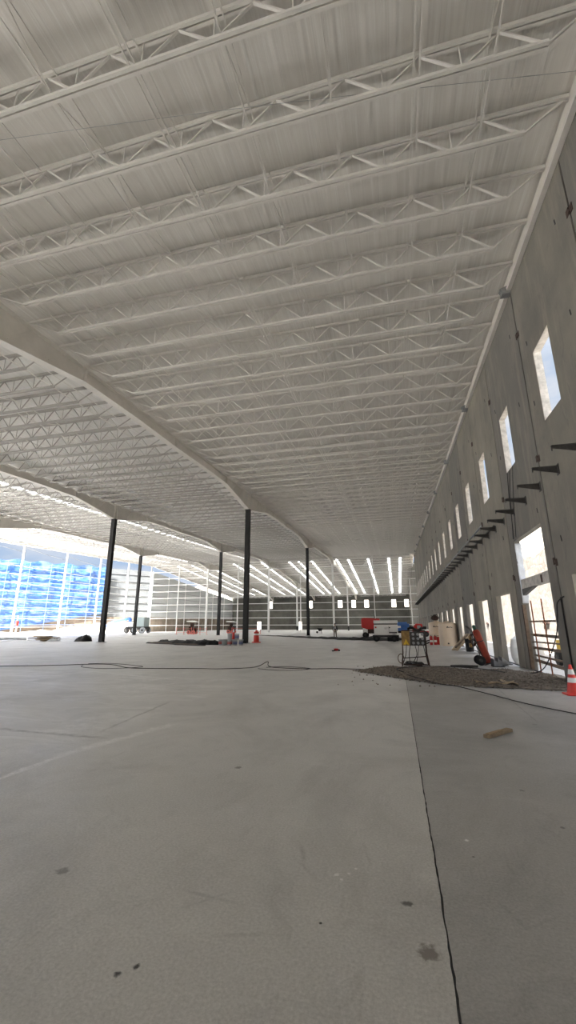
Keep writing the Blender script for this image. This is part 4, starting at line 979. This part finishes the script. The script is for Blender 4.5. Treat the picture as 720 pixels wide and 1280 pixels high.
MB().box(X-.35, X+.1, Y-.61, Y+.61, 1.1, 1.5).build('cab_window', 'glassg', o)

# ------------------------------------------------------------------ red and black power tool on the slab
o = thing('power_tool', 'small red and black power tool lying alone on the mid floor', 'tool', (-3.85, 27.8, 0))
MB().lathe([(0, 0), (.07, .01), (.08, .1), (.07, .26), (.04, .3), (0, .3)], (-3.98, 27.8, .09), 14, (1, .2, 0)).build('motor_body', 'red', o)
MB().tube([(-3.75, 27.82, .09), (-3.62, 27.9, .05)], .05, 10).build('gear_head', 'rubber', o); MB().tube([(-3.9, 27.78, .05), (-4.05, 27.6, .03)], .035, 8).build('handle', 'rubber', o)

# ------------------------------------------------------------------ black sheeting pile and buckets by the first column
mb = MB(); rr = random.Random(21); NI, NJ = 46, 14
for i in range(NI+1):
    for j in range(NJ+1):
        u, v = i/NI, j/NJ
        x = -23.6+9.2*u+ (1.6*(v-.5))*(-.2); y = 39.2-4.6*u+2.6*(v-.5)*(0.35+.9*math.sin(math.pi*min(1, u*1.05))**.6)
        e = min(1, 5*min(v, 1-v))*min(1, 6*u, 8*(1-u)+.25); hgt = e*(.13+.2*u+.05*math.sin(u*31+v*5)+.05*math.sin(v*17+u*9)+.05*rr.random())
        mb.v.append((x+.15*math.sin(v*9+i), y+.1*math.sin(i*1.7), max(.006, hgt)))
for i in range(NI):
    for j in range(NJ): mb.f.append((i*(NJ+1)+j, (i+1)*(NJ+1)+j, (i+1)*(NJ+1)+j+1, i*(NJ+1)+j+1)); mb.sm.append(False)
tag(mb.build('black_sheeting', 'membrane'), 'heap of crumpled black sheeting left of the first black column', 'sheeting')
for i, (p, q, t) in enumerate((((-22.4, 36.2, .05), (-18.2, 34.1, .05), 'longer'), ((-18.2, 33.7, .05), (-15.0, 32.5, .05), 'shorter'))):
    o = thing('dark_plank', 'dark plank lying along the front of the black sheeting, %s of two' % t, 'plank', ((p[0]+q[0])/2, (p[1]+q[1])/2, 0), 'dark planks')
    MB().bar(p, q, .28, .07).build('board', 'darksteel', o); MB().bar((p[0], p[1]+.05, .11), (q[0]-.8, q[1]+.4, .12), .12, .04).build('batten', 'boards', o)
def bucket(x, y, z, label, lm, tilt=0):
    o = thing('bucket', label, 'bucket', (x, y, z), 'grey buckets by the first black column')
    MB().lathe([(0, 0), (.175, 0), (.2, .4), (.215, .4), (.215, .46), (.195, .46), (.19, .44), (0, .43)], (x, y, z), 18).build('body', 'bucket', o)
    MB().lathe([(.184, .1), (.195, .32)], (x, y, z), 18).build('printed_label', lm, o)
    MB().tube([(x-.205, y, z+.39), (x-.12, y-.2, z+.26), (x+.12, y-.2, z+.26), (x+.205, y, z+.39)], .008, 6).build('handle', 'greysteel', o)
BK = [(-14.25, 34.0, 0, 'bucketlabel', 'far left of the front row'), (-13.85, 33.75, 0, 'bucket', 'second from left in the front row'), (-13.45, 33.9, 0, 'bucketlabel', 'middle of the front row'), (-13.0, 34.05, 0, 'bucketblue', 'fourth from left in the front row'), (-12.6, 34.3, 0, 'bucketblue', 'right end of the front row'),
      (-14.05, 34.55, 0, 'bucket', 'behind the left end'), (-13.3, 34.65, 0, 'bucket', 'behind the middle'), (-13.6, 34.35, .46, 'bucket', 'on top of the others'), (-13.05, 34.55, .46, 'bucketblue', 'on top at the right')]
for x, y, z, m, t in BK: bucket(x, y, z, 'small grey bucket before the first black column, %s' % t, m)
o = thing('small_crate', 'low dark crate on the floor just left of the first black column', 'crate', (-14.3, 36.6, 0)); MB().box(-14.5, -14.0, 36.4, 36.8, 0, .28).build('body', 'darksteel', o); MB().box(-14.52, -13.98, 36.38, 36.82, .28, .31).build('lid', 'boards', o)

# ------------------------------------------------------------------ board heap and dark sheet on the left floor
rr = random.Random(2)
for i in range(7):
    z = .05+.085*i; x = -36.6+rr.uniform(-.4, .4); y = 39.3+rr.uniform(-.3, .3); a = rr.uniform(-.25, .25); d = Vector((math.cos(a), math.sin(a), 0)); s = Vector((-d.y, d.x, 0))
    L = rr.uniform(.9, 1.6)
    tag(MB().obox((x, y, z), (d, s, (0, 0, 1)), (L, .45, .03)).build('plywood_sheet', 'ply' if i % 3 else 'boards'), 'worn plywood sheet in the left heap, %s from the bottom' % nth(i+1), 'sheet', 'plywood sheets in the left heap')
def heap(name, label, cat, m, cx, cy, rx, ry, h, seed, lean=0, ex=1.8):
    mb = MB(); rr = random.Random(seed)
    for i in range(21):
        for j in range(9):
            a = 2*math.pi*i/20; f = j/8
            mb.v.append((cx+rx*f*math.cos(a)*(1+.12*math.sin(3*a)), cy+ry*f*math.sin(a), max(.005, h*(1-f**ex)*(1+.3*math.sin(4*a+f*5))*(1+lean*f*math.cos(a))+.03*rr.random()*(1-f))))
    for i in range(20):
        for j in range(8): mb.f.append((i*9+j, i*9+9+j, i*9+10+j, i*9+1+j)); mb.sm.append(True)
    return tag(mb.build(name, m), label, cat)
heap('dark_sheet', 'crumpled dark grey sheet lying on the floor left of the second row column', 'sheet', 'membrane', -32.2, 39.6, 1.0, .7, .42, 4, .75, 6)
heap('pale_rag_heap', 'pale grey rag heap at the right foot of the plywood sheets', 'heap', 'bucket', -35.2, 38.9, .9, .5, .28, 8)
# ------------------------------------------------------------------ boom lift on the bright slab
X, Y = -55.5, 84.
o = thing('boom_lift', 'grey and blue boom lift standing on the bright slab at the far left', 'boom lift', (X, Y, 0))
MB().box(X+.4, X+3.0, Y-1.1, Y+1.1, 1.35, 3.3).build('cab', 'glassg', o, .1)
MB().box(X-1.6, X+3.2, Y-1., Y+1., .75, 1.35).build('chassis', 'darksteel', o, .05)
MB().box(X-1.9, X+.1, Y-.7, Y+.7, 1.2, 2.4).build('turntable', 'mwhite', o, .1)
MB().bar((X-1., Y-.3, 3.1), (X-6.0, Y-.3, 2.1), .4, .5).build('boom', 'bluepaint', o)
MB().tube([(X-.9, Y-.3, 2.2), (X-1., Y-.3, 3.15)], .35, 10).build('boom_knuckle', 'bluepaint', o)
MB().bar((X-6.0, Y-.3, 2.2), (X-7.4, Y-.3, .9), .25, .3).build('jib', 'bluepaint', o)
for x in (X-1.1, X+.9, X+2.8):
    for s in (-1, 1): MB().lathe([(0, -.2), (.4, -.2), (.62, -.15), (.62, .15), (.4, .2), (0, .2)], (x, Y+s*1.15, .62), 20, (0, 1, 0)).build('wheel', 'rubber' if x < X else 'bucket', o)
# ------------------------------------------------------------------ compact machines and red barriers
def compact(X, Y, label):
    o = thing('compact_machine', label, 'machine', (X, Y, 0), 'dark compact machines')
    MB().prism([(X-.55, .5), (X-.55, 1.3), (X-.1, 1.45), (X+.1, 1.2), (X+.65, 1.15), (X+.65, .5)], Y-.45, Y+.45, 1).build('body', 'rust', o, .04)
    MB().prism([(X-1., 2.25), (X+.9, 2.15), (X+.95, 2.22), (X+.1, 2.45), (X-.9, 2.4)], Y-.6, Y+.6, 1).build('canopy', 'mwhite', o, .03)
    for sx in (-.6, .6):
        for sy in (-.4, .4): MB().tube([(X+sx*.8, Y+sy, 1.2), (X+sx, Y+sy, 2.2)], .035, 6).build('canopy_post', 'darksteel', o)
    MB().box(X-.35, X+.2, Y-.3, Y+.3, 1.4, 2.0).build('seat', 'rust', o, .06)
    for x in (X-.45, X+.5):
        for s in (-1, 1): MB().lathe([(0, -.1), (.2, -.1), (.36, -.07), (.36, .07), (.2, .1), (0, .1)], (x, Y+s*.5, .36), 18, (0, 1, 0)).build('wheel', 'pink', o)
compact(-37.0, 74.5, 'dark compact machine under a pale canopy inside the red barriers, left of two')
compact(-33.0, 84.0, 'dark compact machine under a pale canopy behind the red cone, right of two')
def barrier(x0, x1, y, label):
    o = thing('red_barrier', label, 'barrier', ((x0+x1)/2, y, 0), 'thin red barriers'); n = 3
    for k in range(n):
        x = x0+(x1-x0)*k/(n-1); MB().tube([(x, y, 0), (x, y, 1.25)], .05, 8).build('post', 'pink', o)
        MB().lathe([(.22, 0), (.2, .05), (.06, .07)], (x, y, 0), 14).build('foot', 'pink', o)
    for z in (.35, 1.0): MB().tube([(x0, y, z), (x1, y, z)], .025, 6).build('rail', 'pink', o)
barrier(-39.6, -36.6, 73.4, 'thin red tube barrier in front of the left compact machine'); barrier(-36.1, -33.5, 73.2, 'thin red tube barrier right of the left compact machine'); barrier(-31.3, -25.5, 80., 'thin red tube barrier right of the far black column')
# person-sized orange post at far left edge
o = thing('orange_post', 'orange topped marker post at the left edge of the bright slab', 'post', (-59., 57.4, 0)); 
MB().tube([(-58.9, 57.0, 0), (-58.9, 57.0, 3.2)], .09, 8).build('post', 'reflect', o); MB().tube([(-58.9, 57.0, 1.6), (-58.9, 57.0, 2.4)], .22, 10).build('sleeve', 'orange', o)
cable([(-44.0, 36.5, .25), (-43.5, 38, .25), (-43.2, 39.5, .2), (-42.9, 41, .2), (-42.8, 43, .1)], .14, 'bluish roll of plastic sheet lying along the kerb on the left', 'plastic_roll', 'sheet', 'roll')
# wheelbarrow
X, Y = -15.0, 86.
o = thing('wheelbarrow', 'black wheelbarrow standing on the far floor near the first white column', 'wheelbarrow', (X, Y, 0))
MB().add([(X-.5, Y-.35, 1.0), (X+.55, Y-.35, .95), (X+.55, Y+.35, .95), (X-.5, Y+.35, 1.0), (X-.2, Y-.2, .45), (X+.3, Y-.2, .45), (X+.3, Y+.2, .45), (X-.2, Y+.2, .45)], [(0, 4, 5, 1), (1, 5, 6, 2), (2, 6, 7, 3), (3, 7, 4, 0), (4, 7, 6, 5)]).build('tray', 'rubber', o)
for s in (-.3, .3): MB().tube([(X-.55, Y+s*.3, .3), (X, Y+s, .45), (X+1.0, Y+s, .95)], .03, 6).build('handle', 'boards', o); MB().tube([(X+.3, Y+s, .5), (X+.4, Y+s, 0)], .025, 6).build('leg', 'darksteel', o)
MB().lathe([(0, -.05), (.2, -.05), (.22, 0), (.2, .05), (0, .05)], (X-.55, Y, .22), 16, (0, 1, 0)).build('wheel', 'rubber', o)

# ------------------------------------------------------------------ worker
def skin_mesh(name, joints, bones, m, parent, levels=2, inflate=0.):
    me = bpy.data.meshes.new(name); off = Vector(ROOT.get(parent.name, (0, 0, 0))) if parent else Vector()
    keys = list(joints); me.from_pydata([tuple(Vector(joints[k][0])) for k in keys], [(keys.index(a), keys.index(b)) for a, b in bones], [])
    o = bpy.data.objects.new(name, me); COL.objects.link(o); o.data.materials.append(M[m])
    md = o.modifiers.new('skin', 'SKIN'); sv = me.skin_vertices[0].data
    for i, k in enumerate(keys):
        r = joints[k][1]; r = (r, r) if not isinstance(r, tuple) else r; sv[i].radius = (r[0]+inflate, r[1]+inflate); sv[i].use_root = (i == 0)
    s = o.modifiers.new('sub', 'SUBSURF'); s.levels = levels; s.render_levels = levels
    if parent: o.parent = parent
    return o
wx, wy = -7.55, 54.4
wk = thing('person', 'person in a black jacket with pale stripes and khaki trousers walking across the far floor', 'person', (wx, wy, 0))
J = {'pelvis': ((0, 0, .93), (.14, .1)), 'waist': ((0, 0, 1.1), (.13, .095)), 'chest': ((0, -.01, 1.3), (.16, .11)), 'neckb': ((0, 0, 1.45), (.07, .065)), 'neck': ((0, -.005, 1.52), (.055, .055)), 'head': ((0, -.02, 1.6), (.08, .09)), 'crown': ((0, -.01, 1.7), (.075, .085)),
     'hipl': ((-.1, 0, .88), .095), 'kneel': ((-.12, -.07, .5), .06), 'ankl': ((-.12, .03, .1), .045), 'toel': ((-.13, -.12, .04), .035),
     'hipr': ((.1, 0, .88), .095), 'kneer': ((.11, .02, .5), .06), 'ankr': ((.11, .16, .12), .045), 'toer': ((.12, .04, .04), .035),
     'shl': ((-.19, 0, 1.4), .06), 'ell': ((-.27, .03, 1.13), .046), 'wrl': ((-.26, -.08, .9), .032), 'hal': ((-.25, -.11, .8), (.03, .02)),
     'shr': ((.19, 0, 1.4), .06), 'elr': ((.27, .0, 1.13), .046), 'wrr': ((.28, -.1, .92), .032), 'har': ((.27, -.14, .83), (.03, .02))}
bones = [('pelvis', 'waist'), ('waist', 'chest'), ('chest', 'neckb'), ('neckb', 'neck'), ('neck', 'head'), ('head', 'crown'), ('pelvis', 'hipl'), ('hipl', 'kneel'), ('kneel', 'ankl'), ('ankl', 'toel'), ('pelvis', 'hipr'), ('hipr', 'kneer'), ('kneer', 'ankr'), ('ankr', 'toer'),
         ('chest', 'shl'), ('shl', 'ell'), ('ell', 'wrl'), ('wrl', 'hal'), ('chest', 'shr'), ('shr', 'elr'), ('elr', 'wrr'), ('wrr', 'har')]
skin_mesh('body', J, bones, 'skin', wk)
JJ = {k: J[k] for k in ('pelvis', 'waist', 'chest', 'neckb', 'shl', 'ell', 'wrl', 'shr', 'elr', 'wrr')}
skin_mesh('jacket', JJ, [b for b in bones if b[0] in JJ and b[1] in JJ], 'jacket', wk, 2, .022)
JT = {k: J[k] for k in ('pelvis', 'hipl', 'kneel', 'ankl', 'hipr', 'kneer', 'ankr')}
skin_mesh('trousers', JT, [b for b in bones if b[0] in JT and b[1] in JT], 'trousers', wk, 2, .018)
for s, f in (('l', 0), ('r', 0)):
    JB = {k: J[k] for k in ('ank'+s, 'toe'+s)}; skin_mesh('boot', JB, [('ank'+s, 'toe'+s)], 'rubber', wk, 2, .02)
MB().lathe([(.125, 1.66), (.12, 1.7), (.11, 1.75), (.07, 1.79), (0, 1.81)], (wx, wy-.015, 0), 20).build('helmet', 'rubber', wk)
for s in (-1, 1): MB().obox((wx+s*.085, wy-.135, 1.28), ((1, 0, 0), (0, 1, 0), (0, 0, 1)), (.022, .012, .15)).build('pale_stripe', 'reflect', wk)
MB().lathe([(.185, 1.1), (.185, 1.14)], (wx, wy, 0), 20).build('belt', 'rubber', wk)

# hub in the middle of every wheel
for o in [o for o in COL.objects if o.name.split('.')[0] == 'wheel' and o.parent]:
    vs = [v.co for v in o.data.vertices]; lo = Vector([min(v[k] for v in vs) for k in range(3)]); hi = Vector([max(v[k] for v in vs) for k in range(3)])
    d = hi-lo; a = min(range(3), key=lambda k: d[k]); r = max(d)*.22; c = (lo+hi)/2; ax = [0, 0, 0]; ax[a] = 1; hw = d[a]/2+.012
    MB().lathe([(0, -hw), (r*.7, -hw), (r, -hw+.015), (r, hw-.015), (r*.7, hw), (0, hw)], c+Vector(ROOT[o.parent.name]), 14, ax).build('hub', 'darksteel', o)
# ------------------------------------------------------------------ sky and sun
w = bpy.data.worlds.new('sky'); S.world = w; w.use_nodes = True; n = w.node_tree.nodes; l = w.node_tree.links
bg = n['Background']; tc = n.new('ShaderNodeTexCoord'); mp = n.new('ShaderNodeMapping'); mp.inputs['Scale'].default_value = (1, 1, 2.6)
nz = n.new('ShaderNodeTexNoise'); nz.inputs['Scale'].default_value = 2.6; nz.inputs['Detail'].default_value = 8; nz.inputs['Roughness'].default_value = .6
l.new(tc.outputs['Generated'], mp.inputs[0]); l.new(mp.outputs[0], nz.inputs['Vector'])
cr = n.new('ShaderNodeValToRGB'); cr.color_ramp.elements[0].position = .42; cr.color_ramp.elements[1].position = .62
cr.color_ramp.elements[0].color = (.50, .67, .93, 1); cr.color_ramp.elements[1].color = (.93, .95, 1, 1)
l.new(nz.outputs[0], cr.inputs[0]); l.new(cr.outputs[0], bg.inputs[0])
sp = n.new('ShaderNodeSeparateXYZ'); l.new(tc.outputs['Generated'], sp.inputs[0])
mr = n.new('ShaderNodeMapRange'); mr.inputs[1].default_value = .5; mr.inputs[2].default_value = 1.; mr.inputs[3].default_value = .22; mr.inputs[4].default_value = 1.0
l.new(sp.outputs[2], mr.inputs[0]); l.new(mr.outputs[0], bg.inputs[1])
sl = bpy.data.lights.new('sun', 'SUN'); sl.energy = 13; sl.angle = math.radians(3); sl.color = (1, .975, .935)
so = bpy.data.objects.new('sun', sl); COL.objects.link(so)
el, az = math.radians(52), math.radians(21)
d = Vector((math.sin(az)*math.cos(el), math.cos(az)*math.cos(el), -math.sin(el)))
so.rotation_euler = d.to_track_quat('-Z', 'Y').to_euler(); so.location = (0, -30, 40)

S.view_settings.view_transform = 'Standard'; S.view_settings.look = 'None'; S.view_settings.gamma = 1; S.view_settings.use_curve_mapping = False
S.view_settings.exposure = 2.0
S.cycles.max_bounces = 10; S.cycles.diffuse_bounces = 7; S.cycles.use_denoising = True
